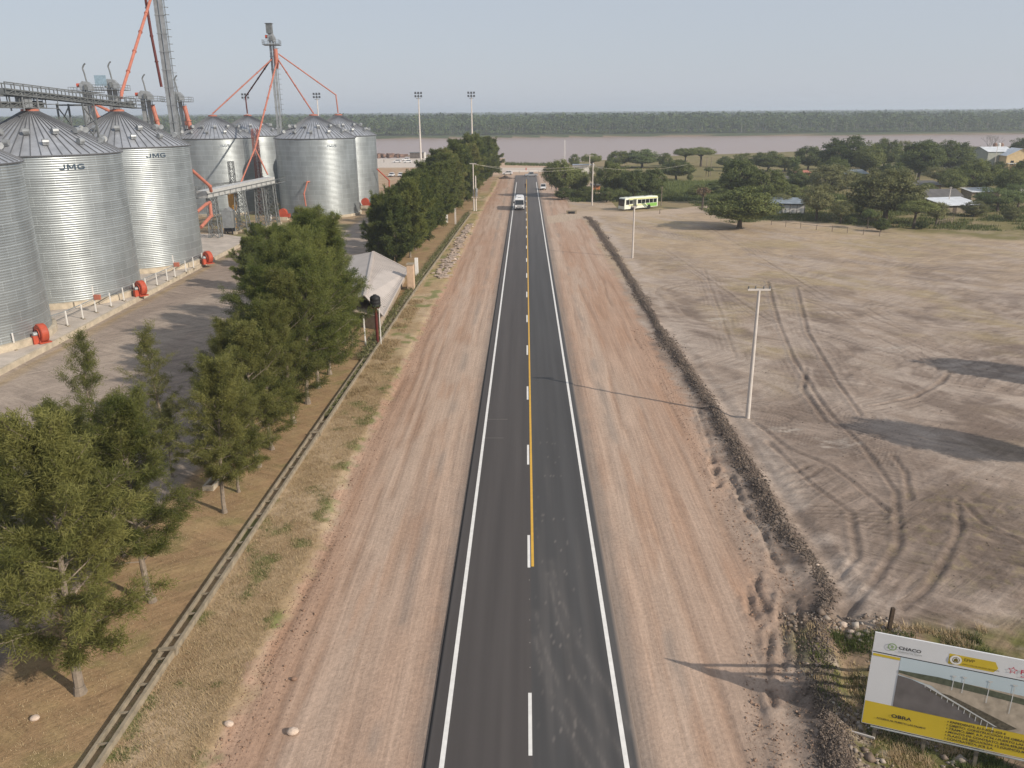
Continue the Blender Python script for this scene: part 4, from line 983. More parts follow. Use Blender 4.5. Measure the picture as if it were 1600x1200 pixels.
V, F = lumps(n, X, Y, S, 36); tag(fastmesh('field_clods', V, F, soil_m, tint=np.repeat(g.rand(n), 6)), 'scattered small clods on the rutted field', 'clods', kind='stuff')
rock_m = mat('pale_rock', (.50, .40, .32), .9, 0, var=.2, scale=4, bump=.4)
def rock(px, py, sz, lab, z=0, m=rock_m):
    x, y = at(px, py, 0); bm = bmesh.new(); bmesh.ops.create_icosphere(bm, subdivisions=2, radius=sz)
    rr = random.Random(int(px))
    off = [(rr.uniform(-1, 1), rr.uniform(-1, 1), rr.uniform(-1, 1)) for _ in range(6)]
    for v in bm.verts:
        f = 1+sum(.13*math.copysign(1, o_[0])*max(0, v.co.normalized().dot(Vector(o_))) for o_ in off); v.co = Vector((v.co.x*f*1.2, v.co.y*f*.9, v.co.z*f*.75))
    me = bpy.data.meshes.new('rock'); bm.to_mesh(me); bm.free(); me.materials.append(m); o = bpy.data.objects.new('rock', me); C.objects.link(o); o.location = (x, y, gz(x, y)+sz*.4)
    tag(o, lab, 'rock'); return o
rock(456, 1146, .20, 'pale angular stone lying on the left sand shoulder')
rock(357, 1137, .19, 'rounded stone at the edge of the dry verge grass')
rock(55, 1131, .17, 'white stone lying under the trees near the bottom left corner')
rock(458, 1061, .12, 'small brown stone in a rut of the left sand shoulder', m=sand_c)
rock(1317, 972, .17, 'largest pale stone in the rubble left of the hoarding')
rock(1330, 985, .14, 'pale stone second in line in the rubble by the hoarding')
rock(1342, 991, .13, 'pale stone closest to the hoarding corner')
rock(1276, 888, .10, 'small white stone at the near end of the ditch')
rock(710, 408, .3, 'broken concrete lump near the light slabs on the verge')
# broken slabs beside the second tree group
g = np.random.RandomState(41); n = 300; t = g.rand(n); SL = [at(*q) for q in ((690, 438), (700, 415), (712, 395), (722, 372), (735, 352))]
sx_ = np.interp(t, [0, .25, .5, .75, 1], [p[0] for p in SL])+g.normal(0, .5, n); sy_ = np.interp(t, [0, .25, .5, .75, 1], [p[1] for p in SL])
s = MB()
for i in range(n): s.box(sx_[i], sy_[i], gz(sx_[i], sy_[i])+.12, g.uniform(.25, .95), g.uniform(.2, .6), g.uniform(.06, .22), g.uniform(-1.5, 1.5))
tag(s.build('slab_rubble', mat('slab_concrete', (.38, .30, .24), .9, 0, var=.2, scale=1)), 'line of broken pale slabs dumped on the verge', 'rubble', kind='stuff')

# ---------------------------------------------------------------- shed, tank, gate pillars, trough
r = thing('shed', 'pale sheet roofed shed half hidden under the trees beside the gate pillar', 'shed', (0, 0, 0))
E1 = (*at(599, 494, 2.0), 2.0); E2 = (*at(638, 421, 2.0), 2.0); Rf = (*at(583, 393, 3.5), 3.5); Rn = (*at(570, 462, 3.5), 3.5)
W1 = (Rn[0]-5.5, Rn[1]+2, 2.0); W2 = (Rf[0]-6, Rf[1]+3, 2.0)
roof_white = mat('pale_roof_sheet', (.46, .41, .37), .6, .0, var=.08, scale=.4)
s = MB()
def slab(s, P, t=.12): 
    q = [(p[0], p[1], p[2]-t) for p in P]; n_ = len(P); s.add(list(P)+q, [tuple(range(n_)), tuple(range(n_, 2*n_))[::-1]]+[(i, (i+1) % n_, n_+(i+1) % n_, n_+i) for i in range(n_)])
slab(s, [E1, E2, Rf, Rn]); slab(s, [Rn, Rf, W2, W1]); rf = s.build('roof', roof_white, r)
s = MB(); s.bar(Rn, Rf, .35, .16); s.bar(E2, Rf, .22, .14); s.bar(E1, E2, .16, .18); s.bar(E1, Rn, .16, .16); s.build('roof_trim', roof_white, rf)
s = MB()
for i in range(34):
    f = (i+.5)/34; a = [E1[k]+(E2[k]-E1[k])*f for k in range(3)]; b_ = [Rn[k]+(Rf[k]-Rn[k])*f for k in range(3)]; s.bar((a[0], a[1], a[2]+.03), (b_[0], b_[1], b_[2]+.005), .05, .03)
s.build('roof_ribs', roof_white, rf)
s = MB(); ins = lambda p, q, f: (p[0]+(q[0]-p[0])*f, p[1]+(q[1]-p[1])*f)
poly = [ins(E1, W1, .05), ins(E2, W2, .05), ins(W2, E2, .05), ins(W1, E1, .05)]
s.prism(poly, 'z', 0, 1.85); s.build('wall', mat('shed_plaster', (.36, .29, .22), .9, 0, var=.2, scale=2), r)
# water tank on a pole
x, y = at(590.5, 541, 0); hh = ztop((x, y), 479)
r = thing('water_tank', 'black plastic water tank on a dark red column beside the shed', 'tank', (x, y, 0))
s = MB(); s.lathe([(.01, 0), (.52, 0), (.56, .08), (.56, .28), (.53, .3), (.56, .34), (.56, .62), (.53, .65), (.56, .69), (.55, .98), (.42, 1.14), (.18, 1.24), (.18, 1.3), (.01, 1.3)], 28, c=(0, 0, hh)); s.build('tank', black_m, r, smooth=True)
s = MB(); s.tube((0, 0, 0), (0, 0, hh), .17, .15, 12); s.box(0, 0, hh-.05, .9, .9, .1); s.build('column', dkred, r)
s = MB(); s.tube((.32, .1, 0), (.32, .1, hh+.2), .04, n=6); s.tube((.40, -.05, 0), (.40, -.05, hh), .03, n=6); s.build('water_pipe', white_m, r)
tan_m = mat('tan_plaster', (.50, .36, .25), .9, 0, var=.12, scale=2); 
def block_post(name, px0, px1, py0, pyt, m, lab, dpt=.8, cap=True):
    x, y = at((px0+px1)/2, py0, 0); wd = (px1-px0)/pxm((x, y)); h = ztop((x, y), pyt); r = thing(name, lab, 'pillar', (x, y, 0))
    s = MB(); s.box(0, 0, h/2, wd, dpt, h); s.build('shaft', m, r, bevel=.02)
    if cap: s = MB(); s.box(0, 0, h+.06, wd+.14, dpt+.14, .14); s.build('cap', concd, r)
    return r
block_post('gate_pillar', 638, 648, 455, 413, tan_m, 'tan plastered gate pillar standing against the shed corner', 1.4)
block_post('gate_pillar', 649, 654, 432, 403, white_m, 'narrow white gate post just behind the tan pillar', .5, False)
block_post('gate_pillar', 697, 700, 349, 327, white_m, 'white gate post at the edge of the far tree mass', .5, False)
block_post('gate_pillar', 710.5, 713, 352, 326, pole_m, 'pale concrete post beside the far tree mass and verge', .5, False)
x, y = at(572, 545, 0); s = MB(); s.bar((0, 0, 0), (-.05, 0, 3.6), .12); g_ = s.build('marker_post', white_m); tag(g_, 'thin white post at the last tree before the water tank', 'post'); g_.location = (x, y, 0)
xa, ya = at(327, 772, 0); xb, yb = at(358, 738, 0)
r = thing('concrete_trough', 'pale concrete trough lying on the ground between the tree trunks', 'trough', ((xa+xb)/2, (ya+yb)/2, 0), math.atan2(yb-ya, xb-xa)); Lt = math.hypot(xb-xa, yb-ya)
s = MB(); s.box(0, -.25, .28, Lt, .14, .56); s.box(0, .35, .28, Lt, .14, .56); s.box(-Lt/2+.07, .05, .28, .14, .5, .56); s.box(Lt/2-.07, .05, .28, .14, .5, .56); s.build('basin', conc_m, r); s = MB(); s.box(0, .05, .1, Lt-.3, .46, .2); s.build('basin_floor', black_m, r)
# buried hose line
hp = [at(*q) for q in ((20, 1200), (55, 1150), (85, 1110), (130, 1070), (170, 1035), (210, 985), (250, 930), (290, 872), (330, 800), (378, 755))]
s = MB()
for a, b_ in zip(hp[:-1], hp[1:]): s.tube((a[0], a[1], .05), (b_[0], b_[1], .05), .055, n=6, cap=True)
tag(s.build('hose', black_m), 'thin dark hose running along the ground under the trees', 'hose')

# ---------------------------------------------------------------- utility poles and masts
def upole(px, py, pyt, lab, arm=1.9, rb=.19, rt=.11, base=None, armz=0.05):
    x, y = base if base else at(px, py, 0); h = ztop((x, y), pyt); r = thing('utility_pole', lab, 'utility pole', (x, y, gz(x, y)-.05), 0, 'pale concrete utility poles')
    s = MB(); s.tube((0, 0, 0), (0, 0, h), rb, rt, 14); s.build('pole', pole_m, r, smooth=False)
    if arm:
        s = MB(); s.box(0, 0, h+armz, arm, .16, .14); s.build('cross_arm', pole_m, r)
        for a in (-.47, -.16, .2, .47): s = MB(); s.lathe([(.02, 0), (.06, .02), (.07, .1), (.03, .13), (.06, .18), (.01, .22)], 8, c=(a*arm, 0, h+armz+.07)); s.build('insulator', galvd, r)
    return (x, y, h), r
up1, _ = upole(1168, 652, 452, 'tall pale concrete pole with cross arm, nearest one in the right field', 1.75)
s = MB(); 
up2, _ = upole(988, 403, 323, 'pale concrete pole standing in the field in front of the city bus', .9, .17, .12)
up3, _ = upole(925, 321, 254, 'pale concrete pole at the roadside trees left of the city bus', 0, .2, .13)
up4, r4 = upole(740.5, 331, 257, 'twin pale concrete poles with transformer beside the far tree mass', 1.7, .2, .13)
s = MB(); s.tube((.55, .2, 0), (.55, .2, up4[2]*.75), .19, .15, 12); s.build('pole', pole_m, r4)
s = MB(); s.box(.28, -.2, 3.5, 1.5, .2, .2); s.build('cross_arm', pole_m, r4)
s = MB(); s.box(.75, -.35, 4.3, .5, .55, 1.0); s.lathe([(.01, 0), (.3, 0), (.3, .9), (.01, .9)], 12, c=(.75, -.35, 4.8)); s.build('transformer', galv, r4)
up5, _ = upole(0, 0, 242, 'distant concrete T-shaped pole above the roadside trees by the river', 3.2, .22, .16, base=(24.5, 322), armz=-.3)
def wire(a, b_, sag=.8, n=14, rad=.022):
    s = MB(); a = Vector(a); b_ = Vector(b_); prev = a
    for i in range(1, n+1):
        t = i/n; p = a.lerp(b_, t); p.z -= sag*4*t*(1-t); s.tube(prev, p, rad, n=4, cap=False); prev = p
    return s
for i, (dx, zz, lab) in enumerate(((-.7, .1, 'left overhead wire crossing the road from the twin pole'), (.6, .1, 'right overhead wire crossing the road from the twin pole'))):
    tag(wire((up4[0]+dx*.6, up4[1], up4[2]+.1), (up3[0]+.1*dx, up3[1], up3[2]-.6-.4*i), 1.0+.5*i).build('overhead_wire', pole_m), lab, 'wire')
tag(wire((up3[0], up3[1], up3[2]-1.0), (46, 240, 9.5), 1.2).build('overhead_wire', pole_m), 'overhead wire running right from the pole beside the roadside trees', 'wire')
lamp_m = mat('floodlight_housing', (.05, .055, .06), .5, .3, var=.1)
def floodmast(px, ang_x, Y, pyt, lab, rb=.55):
    h = 34.6; x = ang_x; r = thing('floodlight_mast', lab, 'floodlight mast', (x, Y, 0), 0, 'tall port floodlight masts')
    s = MB(); s.tube((0, 0, 0), (0, 0, h-3.2), rb, .26, 16); s.build('mast', pole_m, r)
    s = MB(); s.lathe([(1.3, h-3.5), (1.3, h-3.3)], 16); s.box(0, 0, h-3.35, 2.6, .12, .12); s.box(0, 0, h-3.35, .12, 2.6, .12); s.tube((0, 0, h-3.4), (0, 0, h-.6), .13, n=8)
    for zz in (h-2.6, h-1.0): s.box(0, 0, zz, 3.3, .12, .12); s.box(0, 0, zz, .12, 2.2, .12)
    s.build('head_frame', galvd, r)
    for zz in (h-2.3, h-.7):
        for a in (-1.5, 0, 1.5): s = MB(); s.box(a, -.3, zz, .85, .5, .95); s.box(a, -.58, zz, .95, .06, 1.05); s.build('floodlight', lamp_m, r)
floodmast(657, -56.2, 452, 143, 'floodlight mast standing in the open port apron by the red truck')
floodmast(737, -28.6, 455, 142, 'floodlight mast rising above the far end of the tree mass')
floodmast(497, -110.5, 455, 143, 'floodlight mast seen above the right front silo of the far group', .35)
floodmast(384, -148.5, 455, 143, 'floodlight mast seen above the hidden rear silo of the far group', .35)
P = P3(778/4, 150, 455); 
floodmast(194, P[0]*455/150, 455, 150, "small distant floodlight head seen above the second lettered silo top", .35)
x, y = at(882, 262, 0); s = MB(); lattice(s, 0, 0, 0, 0, .7, .4, 0, 12, 10, .055); g_ = s.build('navigation_tower', white_m); tag(g_, 'thin white lattice mast at the river edge beyond the roadside trees', 'tower'); g_.location = (x, y, 0)

# ---------------------------------------------------------------- hoarding
def build_board():
    c0 = Vector((13.54, 27.05, 0)); wv = Vector((4.655, -1.66, 0)).normalized(); Wd = 9.2; zb, zt = .33, 4.6; H_ = zt-zb
    rz = math.atan2(wv.y, wv.x); r = thing('project_hoarding', 'large white and yellow roadworks hoarding with river photo in the right corner', 'hoarding', (c0.x, c0.y, 0), rz)
    # local frame: x along the board, y away from camera, z up ; front face at y=0
    s = MB(); s.box(Wd/2, .04, zb+H_/2, Wd, .06, H_); s.build('panel', mat('hoarding_white', (.66, .66, .66), .55, 0, var=.03, scale=1), r)
    def flat(name, poly, m, lift, parent=r):
        s = MB(); s.add([(p[0], -lift+.01, p[1]) for p in poly], [tuple(range(len(poly)))]); return s.build(name, m, parent)
    yel = mat('hoarding_yellow', (.60, .44, .04), .5, 0, var=.05, scale=1)
    Z = lambda f: zb+H_*f        # f 0 bottom .. 1 top
    flat('yellow_band', [(0.02, Z(.005)), (Wd-.02, Z(.005)), (Wd-.02, Z(.255)), (0.02, Z(.255))], yel, .004)
    L0 = 1.02
    ph = flat('picture', [(L0, Z(.255)), (Wd-.02, Z(.255)), (Wd-.02, Z(.795)), (L0, Z(.795))], mat('printed_sky', (.50, .58, .61), .5, 0, var=.06, scale=.7), .006)
    flat('picture_land', [(L0, Z(.655)), (L0, Z(.61)), (2.2, Z(.56)), (3.6, Z(.36)), (4.6, Z(.255)), (Wd-.02, Z(.255)), (Wd-.02, Z(.63)), (6, Z(.645)), (3, Z(.655))], mat('printed_land', (.43, .36, .28), .5, 0, var=.25, scale=3), .010, ph)
    flat('picture_water', [(L0, Z(.255)), (L0, Z(.60)), (1.5, Z(.585)), (2.1, Z(.54)), (3.0, Z(.43)), (3.9, Z(.33)), (4.5, Z(.255))], mat('printed_water', (.15, .135, .13), .5, 0, var=.2, scale=1.5), .013, ph)
    flat('picture_treeline', [(L0, Z(.655)), (L0, Z(.63)), (1.8, Z(.605)), (4, Z(.58)), (6.2, Z(.545)), (6.2, Z(.60)), (4, Z(.645)), (2.4, Z(.665))], mat('printed_trees', (.10, .11, .075), .5, 0, var=.3, scale=6), .016, ph)
    flat('picture_bank', [(2.0, Z(.52)), (2.9, Z(.50)), (4.2, Z(.395)), (5.3, Z(.30)), (5.0, Z(.262)), (4.2, Z(.262)), (3.2, Z(.40))], mat('printed_bank', (.11, .095, .07), .5, 0, var=.4, scale=8), .019, ph)
    s = MB()
    for i in range(13):
        f = i/12; x = 2.0+2.5*f; z = Z(.545-.275*f); s.add([(x, -.012, z), (x+.025, -.012, z), (x+.025, -.012, z-.06-.22*f), (x, -.012, z-.06-.22*f)], [(0, 1, 2, 3)])
    s.add([(1.9, -.012, Z(.56)), (4.55, -.012, Z(.275)), (4.65, -.012, Z(.275)), (2.0, -.012, Z(.57))], [(0, 1, 2, 3)])
    for x, z0, z1 in ((2.9, .56, .70), (3.25, .55, .71), (4.1, .50, .72), (4.9, .44, .73), (6.4, .34, .70)):
        s.add([(x, -.0125, Z(z0)), (x+.03, -.0125, Z(z0)), (x+.03, -.0125, Z(z1)), (x, -.0125, Z(z1))], [(0, 1, 2, 3)]); s.add([(x-.05, -.0126, Z(z1)), (x+.09, -.0126, Z(z1)), (x+.09, -.0126, Z(z1)+.07), (x-.05, -.0126, Z(z1)+.07)], [(0, 1, 2, 3)])
    s.build('picture_masts', mat('printed_pale', (.55, .55, .53), .5, 0, var=.05), ph)
    flat('dark_rule', [(0.02, Z(.795)), (Wd-.02, Z(.795)), (Wd-.02, Z(.803)), (0.02, Z(.803))], black_m, .010)
    flat('yellow_strip', [(0.04, Z(.757)), (1.0, Z(.757)), (1.0, Z(.783)), (0.04, Z(.783))], yel, .010)
    flat('yellow_tag', [(2.62, Z(.825)), (4.15, Z(.825)), (4.28, Z(.87)), (4.15, Z(.93)), (2.62, Z(.93))], yel, .006)
    def word(t, x, z, sz, m, sx=1.15, lift=.016, nm='lettering', parent=r):
        V, F = text_mesh(t, sz, sx); me = bpy.data.meshes.new(nm); me.from_pydata([(x+v[0], -lift, z+v[1]) for v in V], [], F); me.materials.append(m); o = bpy.data.objects.new(nm, me); C.objects.link(o); o.parent = parent
    tk = mat('hoarding_text_dark', (.035, .035, .04), .6, 0, var=.02); tr_ = mat('hoarding_text_red', (.50, .03, .07), .6, 0, var=.02); tg = mat('hoarding_text_grey', (.3, .32, .32), .6, 0, var=.02); tgreen = mat('hoarding_green', (.25, .35, .17), .6, 0, var=.02); ty = mat('hoarding_text_olive', (.16, .12, .02), .6, 0, var=.02)
    word('CHACO', .88, Z(.875), .19, tk); word('GOBIERNO DE TODOS', .88, Z(.845), .07, tg)
    word('DVP', 3.12, Z(.885), .17, ty); word('DIRECCIÓN DE VIALIDAD PROVINCIAL', 3.10, Z(.845), .07, ty, 1.0)
    word('FONPLATA', 4.98, Z(.865), .25, tr_); word('BANCO DE DESARROLLO', 5.02, Z(.832), .08, tr_)
    # emblems
    def ring(cx, cz, R1, R0, m, nm): 
        s = MB(); n_ = 28
        for i in range(n_):
            a, b_ = 2*math.pi*i/n_, 2*math.pi*(i+1)/n_; s.add([(cx+R0*math.cos(a), -.018, cz+R0*math.sin(a)), (cx+R1*math.cos(a), -.018, cz+R1*math.sin(a)), (cx+R1*math.cos(b_), -.018, cz+R1*math.sin(b_)), (cx+R0*math.cos(b_), -.018, cz+R0*math.sin(b_))], [(0, 1, 2, 3)])
        return s.build(nm, m, r)
    ring(.66, Z(.885), .16, .12, tgreen, 'emblem'); 
    s = MB(); s.add([(.66+.08*math.cos(t)*(1 if k % 2 else .5), -.019, Z(.885)+.09*math.sin(t)*(1 if k % 2 else .5)) for k, t in enumerate(np.linspace(0, 2*math.pi, 12, endpoint=False))], [tuple(range(12))]); s.build('emblem', tgreen, r)
    ring(2.86, Z(.878), .2, 0.0, white_m, 'emblem'); ring(2.86, Z(.878), .13, .10, ty, 'emblem')
    s = MB(); s.add([(2.79, -.021, Z(.86)), (2.93, -.021, Z(.86)), (2.93, -.021, Z(.885)), (2.86, -.021, Z(.90)), (2.79, -.021, Z(.885))], [tuple(range(5))]); s.build('emblem', ty, r)
    s = MB(); q = [((.16 if k % 2 == 0 else .075)*math.sin(math.pi*k/5), (.16 if k % 2 == 0 else .075)*math.cos(math.pi*k/5)) for k in range(10)]
    for k in range(10):
        a, b_ = q[k], q[(k+1) % 10]; s.add([(4.74+a[0], -.016, Z(.885)+a[1]), (4.74+b_[0], -.016, Z(.885)+b_[1]), (4.74+b_[0]*.7, -.016, Z(.885)+b_[1]*.7), (4.74+a[0]*.7, -.016, Z(.885)+a[1]*.7)], [(0, 1, 2, 3)])
    s.build('emblem', tr_, r)
    word('OBRA', 1.02, Z(.135), .22, tk, 1.25); word('ACCESO AL PUERTO LAS PALMAS', .52, Z(.085), .105, tk, 1.12)
    for i, t in enumerate(('• EXPEDIENTE: E13-2020-255-E', '• OBJETO: CONSTRUCCIÓN DE OBRAS BÁSICAS Y PAVIMENTO', '• TRAMO: EMP. R.P. N°56 / PUERTO LAS PALMAS', '• MONTO DE CONTRATO: $636.458.285,30', '• PLAZO DE EJECUCIÓN: 12 (QUINCE) MESES', '• CONTRATISTA: JCR S.A.')):
        word(t, 2.98, Z(.212-.037*i), .135, tk, 1.12)
    post_wood = mat('grey_timber', (.17, .145, .11), .9, 0, var=.25, scale=3, bump=.3)
    for x in (.55, 2.35, 4.2, 6.3, 8.4):
        s = MB(); s.bar((x, .16, -1.0), (x, .14, zt-.2), .13, .13); s.build('post', post_wood, r)
    for z in (zb+.12, zb+H_*.5, zt-.25):
        s = MB(); s.bar((.1, .10, z), (Wd-.1, .10, z), .06, .09); s.build('rail', post_wood, r)
    for x in (.55, 2.35, 4.2, 6.3, 8.4): s = MB(); s.bar((x, .2, zt-.45), (x, 4.9, -.6), .13, .13); s.build('strut', post_wood, r)
    s = MB(); s.tube((.35, -.02, zb-.06), (Wd, -.02, zb-.06), .035, n=8); s.build('bottom_tube', galv, r)
build_board()
s = MB(); s.bar((0, 0, -.6), (.06, 0, 1.25), .16); x, y = at(1388, 985, 0); g_ = s.build('fence_post', mat('dark_timber', (.07, .05, .035), .95, 0, var=.3, scale=5)); tag(g_, 'dark wooden stump post behind the top left of the hoarding', 'post'); g_.location = (x, y, gz(x, y))
x, y = at(1335, 1150, -.4); s = MB(); s.bar((-.6, .45, -.35), (.6, -.45, -.1), .07); g_ = s.build('fallen_stake', pole_m); tag(g_, 'pale stake lying in the weeds left of the hoarding foot', 'stake'); g_.location = (x, y, 0)

# ---------------------------------------------------------------- vehicles
rubber = mat('tyre_rubber', (.018, .018, .018), .85, 0, var=.1); lampw = mat('headlamp_glass', (.6, .6, .58), .15, 0, var=.05, spec=.8); lampr = mat('tail_lamp', (.35, .01, .01), .3, 0, var=.05)
carw = mat('car_white', (.70, .70, .70), .3, 0, var=.03, spec=.5); carsil = mat('car_silver', (.42, .43, .44), .3, .5, var=.03, spec=.5); carred = mat('truck_red', (.42, .015, .02), .35, 0, var=.05, spec=.5)
def wheel(r, x, y, rad=.33, wd=.22):
    s = MB(); s.lathe([(rad*.62, -wd/2), (rad*.94, -wd/2), (rad, -wd*.3), (rad, wd*.3), (rad*.94, wd/2), (rad*.62, wd/2)], 20, c=(x, y, rad), axis='y'); t = s.build('wheel', rubber, r)
    s = MB(); s.lathe([(.01, -wd*.42), (rad*.6, -wd*.42), (rad*.64, 0), (rad*.6, wd*.42), (.01, wd*.42)], 14, c=(x, y, rad), axis='y'); s.build('rim', galv, t)
def extr(s, prof, hw, inset=None):
    """side profile (x,z) spanning width; points above belt pulled in by inset(z)"""
    n = len(prof); vs = []
    for sg in (-1, 1):
        for x, z in prof: vs.append((x, sg*(hw-(inset(z) if inset else 0)), z))
    fs = [(i, (i+1) % n, n+(i+1) % n, n+i) for i in range(n)]+[tuple(range(n))[::-1], tuple(range(n, 2*n))]
    s.add(vs, fs)
def car(lab, x, y, rz, paint, kind='sedan', group=None):
    r = thing('parked_car' if kind != 'pickup' else 'pickup_truck', lab, 'car' if kind != 'pickup' else 'pickup truck', (x, y, gz(x, y)+.0), rz, group)
    hw = .88; s = MB()
    if kind == 'pickup':
        L = 5.2; body = [(-2.6, .45), (-2.6, 1.05), (-.75, 1.08), (.95, 1.08), (1.3, 1.02), (2.4, .9), (2.6, .7), (2.6, .4)]
        cab = [(-.75, 1.06), (-.65, 1.72), (.45, 1.76), (1.2, 1.06)]
    else:
        L = 4.3; body = [(-2.1, .35), (-2.15, .75), (-2.0, .95), (-1.5, 1.0), (.9, .98), (1.9, .82), (2.15, .62), (2.15, .35)]
        cab = [(-1.8, .97), (-1.35, 1.42), (.2, 1.46), (1.05, .96)]
    extr(s, body, hw, lambda z: .04 if z > .9 else (.05 if z < .5 else 0)); b_ = s.build('body', paint, r, bevel=.05)
    s = MB(); extr(s, cab, hw-.04, lambda z: .14 if z > 1.3 else 0); s.build('windows', glass_m, r)
    s = MB(); top_ = sorted(cab, key=lambda p: -p[1])[:2]; x0, x1 = min(p[0] for p in top_), max(p[0] for p in top_); zt_ = max(p[1] for p in top_); s.box((x0+x1)/2, 0, zt_+.01, x1-x0+.12, 2*(hw-.16), .07)
    for xx in (x0, x1): pass
    for a in (-1, 1):
        s.bar((cab[3][0], a*(hw-.06), cab[3][1]), (x1, a*(hw-.17), zt_), .06); s.bar((cab[0][0], a*(hw-.06), cab[0][1]), (x0, a*(hw-.17), zt_), .08); s.bar(((x0+x1)/2, a*(hw-.03), 1.0), ((x0+x1)/2, a*(hw-.16), zt_), .07)
    s.build('roof', paint, r, bevel=.01)
    if kind == 'pickup':
        s = MB(); s.box(-1.7, 0, 1.09, 1.6, 1.45, .03); s.build('load_bed', black_m, r)
    wb = 1.6 if kind == 'pickup' else 1.3
    for a in (-1, 1):
        for b2 in (-1, 1): wheel(r, a*wb, b2*(hw-.08), .36 if kind == 'pickup' else .31)
        s = MB(); s.box(L/2-.04, a*.6, .72, .1, .34, .17); s.build('headlight', lampw, r); s = MB(); s.box(-L/2+.0, a*.68, .78, .08, .22, .2); s.build('tail_light', lampr, r)
        s = MB(); s.box(.85 if kind != 'pickup' else .95, a*(hw+.08), 1.03, .12, .16, .12); s.build('mirror', paint, r)
    s = MB(); s.box(L/2+.01, 0, .5, .08, 1.0, .22); s.build('grille', black_m, r)
    return r
def gpos(px, py): return at(px, py, 0)
x, y = gpos(849, 297); car('white pickup truck standing on the sand right of the road', x, y+2, R_(-92), carw, 'pickup')
x, y = gpos(829, 276); car('silver pickup truck on the road at its river end', x+.3, y, R_(-168), carsil, 'pickup')
for i, (px, lab) in enumerate(((612, 'white car left of three parked on brown earth below the port apron'), (626, 'white car in the middle of three parked on brown earth'), (644, 'white car right of three parked on brown earth'))):
    x, y = gpos(px, 276); car(lab, x, y, R_(-95+6*i), carw, 'sedan', 'white cars parked below the port apron')
for i, (px, py, lab) in enumerate(((620.5, 254, 'left white car parked on the pale port apron'), (637, 254.5, 'right white car parked on the pale port apron'), (634, 251, 'white and blue car parked behind the other two on the port apron'))):
    x, y = gpos(px, py); car(lab, x, y, R_(180+6*i), carw, 'sedan', 'cars on the port apron')
x, y = gpos(793, 273); car('white car parked on the sand left of the road end', x, y, R_(175), carw, 'sedan')
# red tractor unit
x, y = gpos(677, 260); r = thing('tractor_truck', 'red truck cab without trailer standing on the port apron', 'truck', (x, y, 0), R_(8))
s = MB(); extr(s, [(1.1, .6), (1.0, 3.5), (1.2, 3.7), (3.1, 3.6), (3.3, 2.4), (3.35, .6)], 1.25, lambda z: .08 if z > 3.3 else 0); s.build('cab', carred, r, bevel=.05)
s = MB(); s.box(3.22, 0, 2.65, .12, 2.2, .95); s.build('windscreen', glass_m, r).rotation_euler = (0, 0, 0)
for a in (-1, 1): s = MB(); s.box(2.6, a*1.26, 2.6, .8, .04, .7); s.build('side_window', glass_m, r)
s = MB(); s.box(-1.3, 0, .95, 5.0, .9, .3); s.box(-2.2, 0, 1.2, 1.2, 1.1, .2); s.build('chassis', black_m, r)
for xx in (2.3, -1.6, -2.9):
    for a in (-1, 1): wheel(r, xx, a*1.05, .5, .32)
# white coach on the road
def coach():
    x, y = -1.55, 211.0; r = thing('minibus', 'white bus driving towards the camera in the left lane', 'bus', (x, y, .13), R_(-90))
    L = 8.6; hw = 1.2
    s = MB(); extr(s, [(-L, .4), (-L-.03, 2.6), (-L+.15, 2.95), (-.35, 2.95), (-.05, 2.75), (0.03, 1.5), (.1, 1.3), (.12, .4)], hw, lambda z: .12 if z > 2.9 else (.03 if z > 2.5 else 0)); s.build('body', carw, r, bevel=.05)
    s = MB(); s.add([(.14, -1.06, 1.38), (.14, 1.06, 1.38), (0.03, 1.0, 2.55), (.03, -1.0, 2.55)], [(0, 1, 2, 3)]); s.add([(.10, -1.06, 1.38), (.10, 1.06, 1.38), (-0.03, 1.0, 2.55), (-.03, -1.0, 2.55)], [(3, 2, 1, 0)]); s.build('windscreen', glass_m, r)
    for a in (-1, 1):
        s = MB(); s.box(-L/2-.3, a*(hw-.005), 1.95, L-1.6, .04, .78); s.build('side_window', glass_m, r)
        s = MB(); s.box(.13, a*.92, .85, .07, .34, .22); s.build('headlight', lampw, r)
        s = MB(); s.bar((0, a*1.15, 2.3), (.3, a*1.42, 2.25), .05); s.box(.3, a*1.42, 1.98, .1, .2, .42); s.build('mirror', black_m, r)
        for xx in (-1.6, -6.4): wheel(r, xx, a*1.02, .45, .3)
    s = MB(); s.box(.14, 0, .62, .06, 1.9, .26); s.build('bumper', black_m, r); s = MB(); s.box(.13, 0, 1.08, .05, 1.2, .16); s.build('grille', black_m, r)
    s = MB(); s.box(-5.4, 0, 3.1, 3.0, 1.7, .35); s.build('roof_unit', carw, r, bevel=.06); s = MB(); s.box(-2.1, 0, 2.98, .8, .8, .10); s.build('roof_hatch', galv, r)
coach()
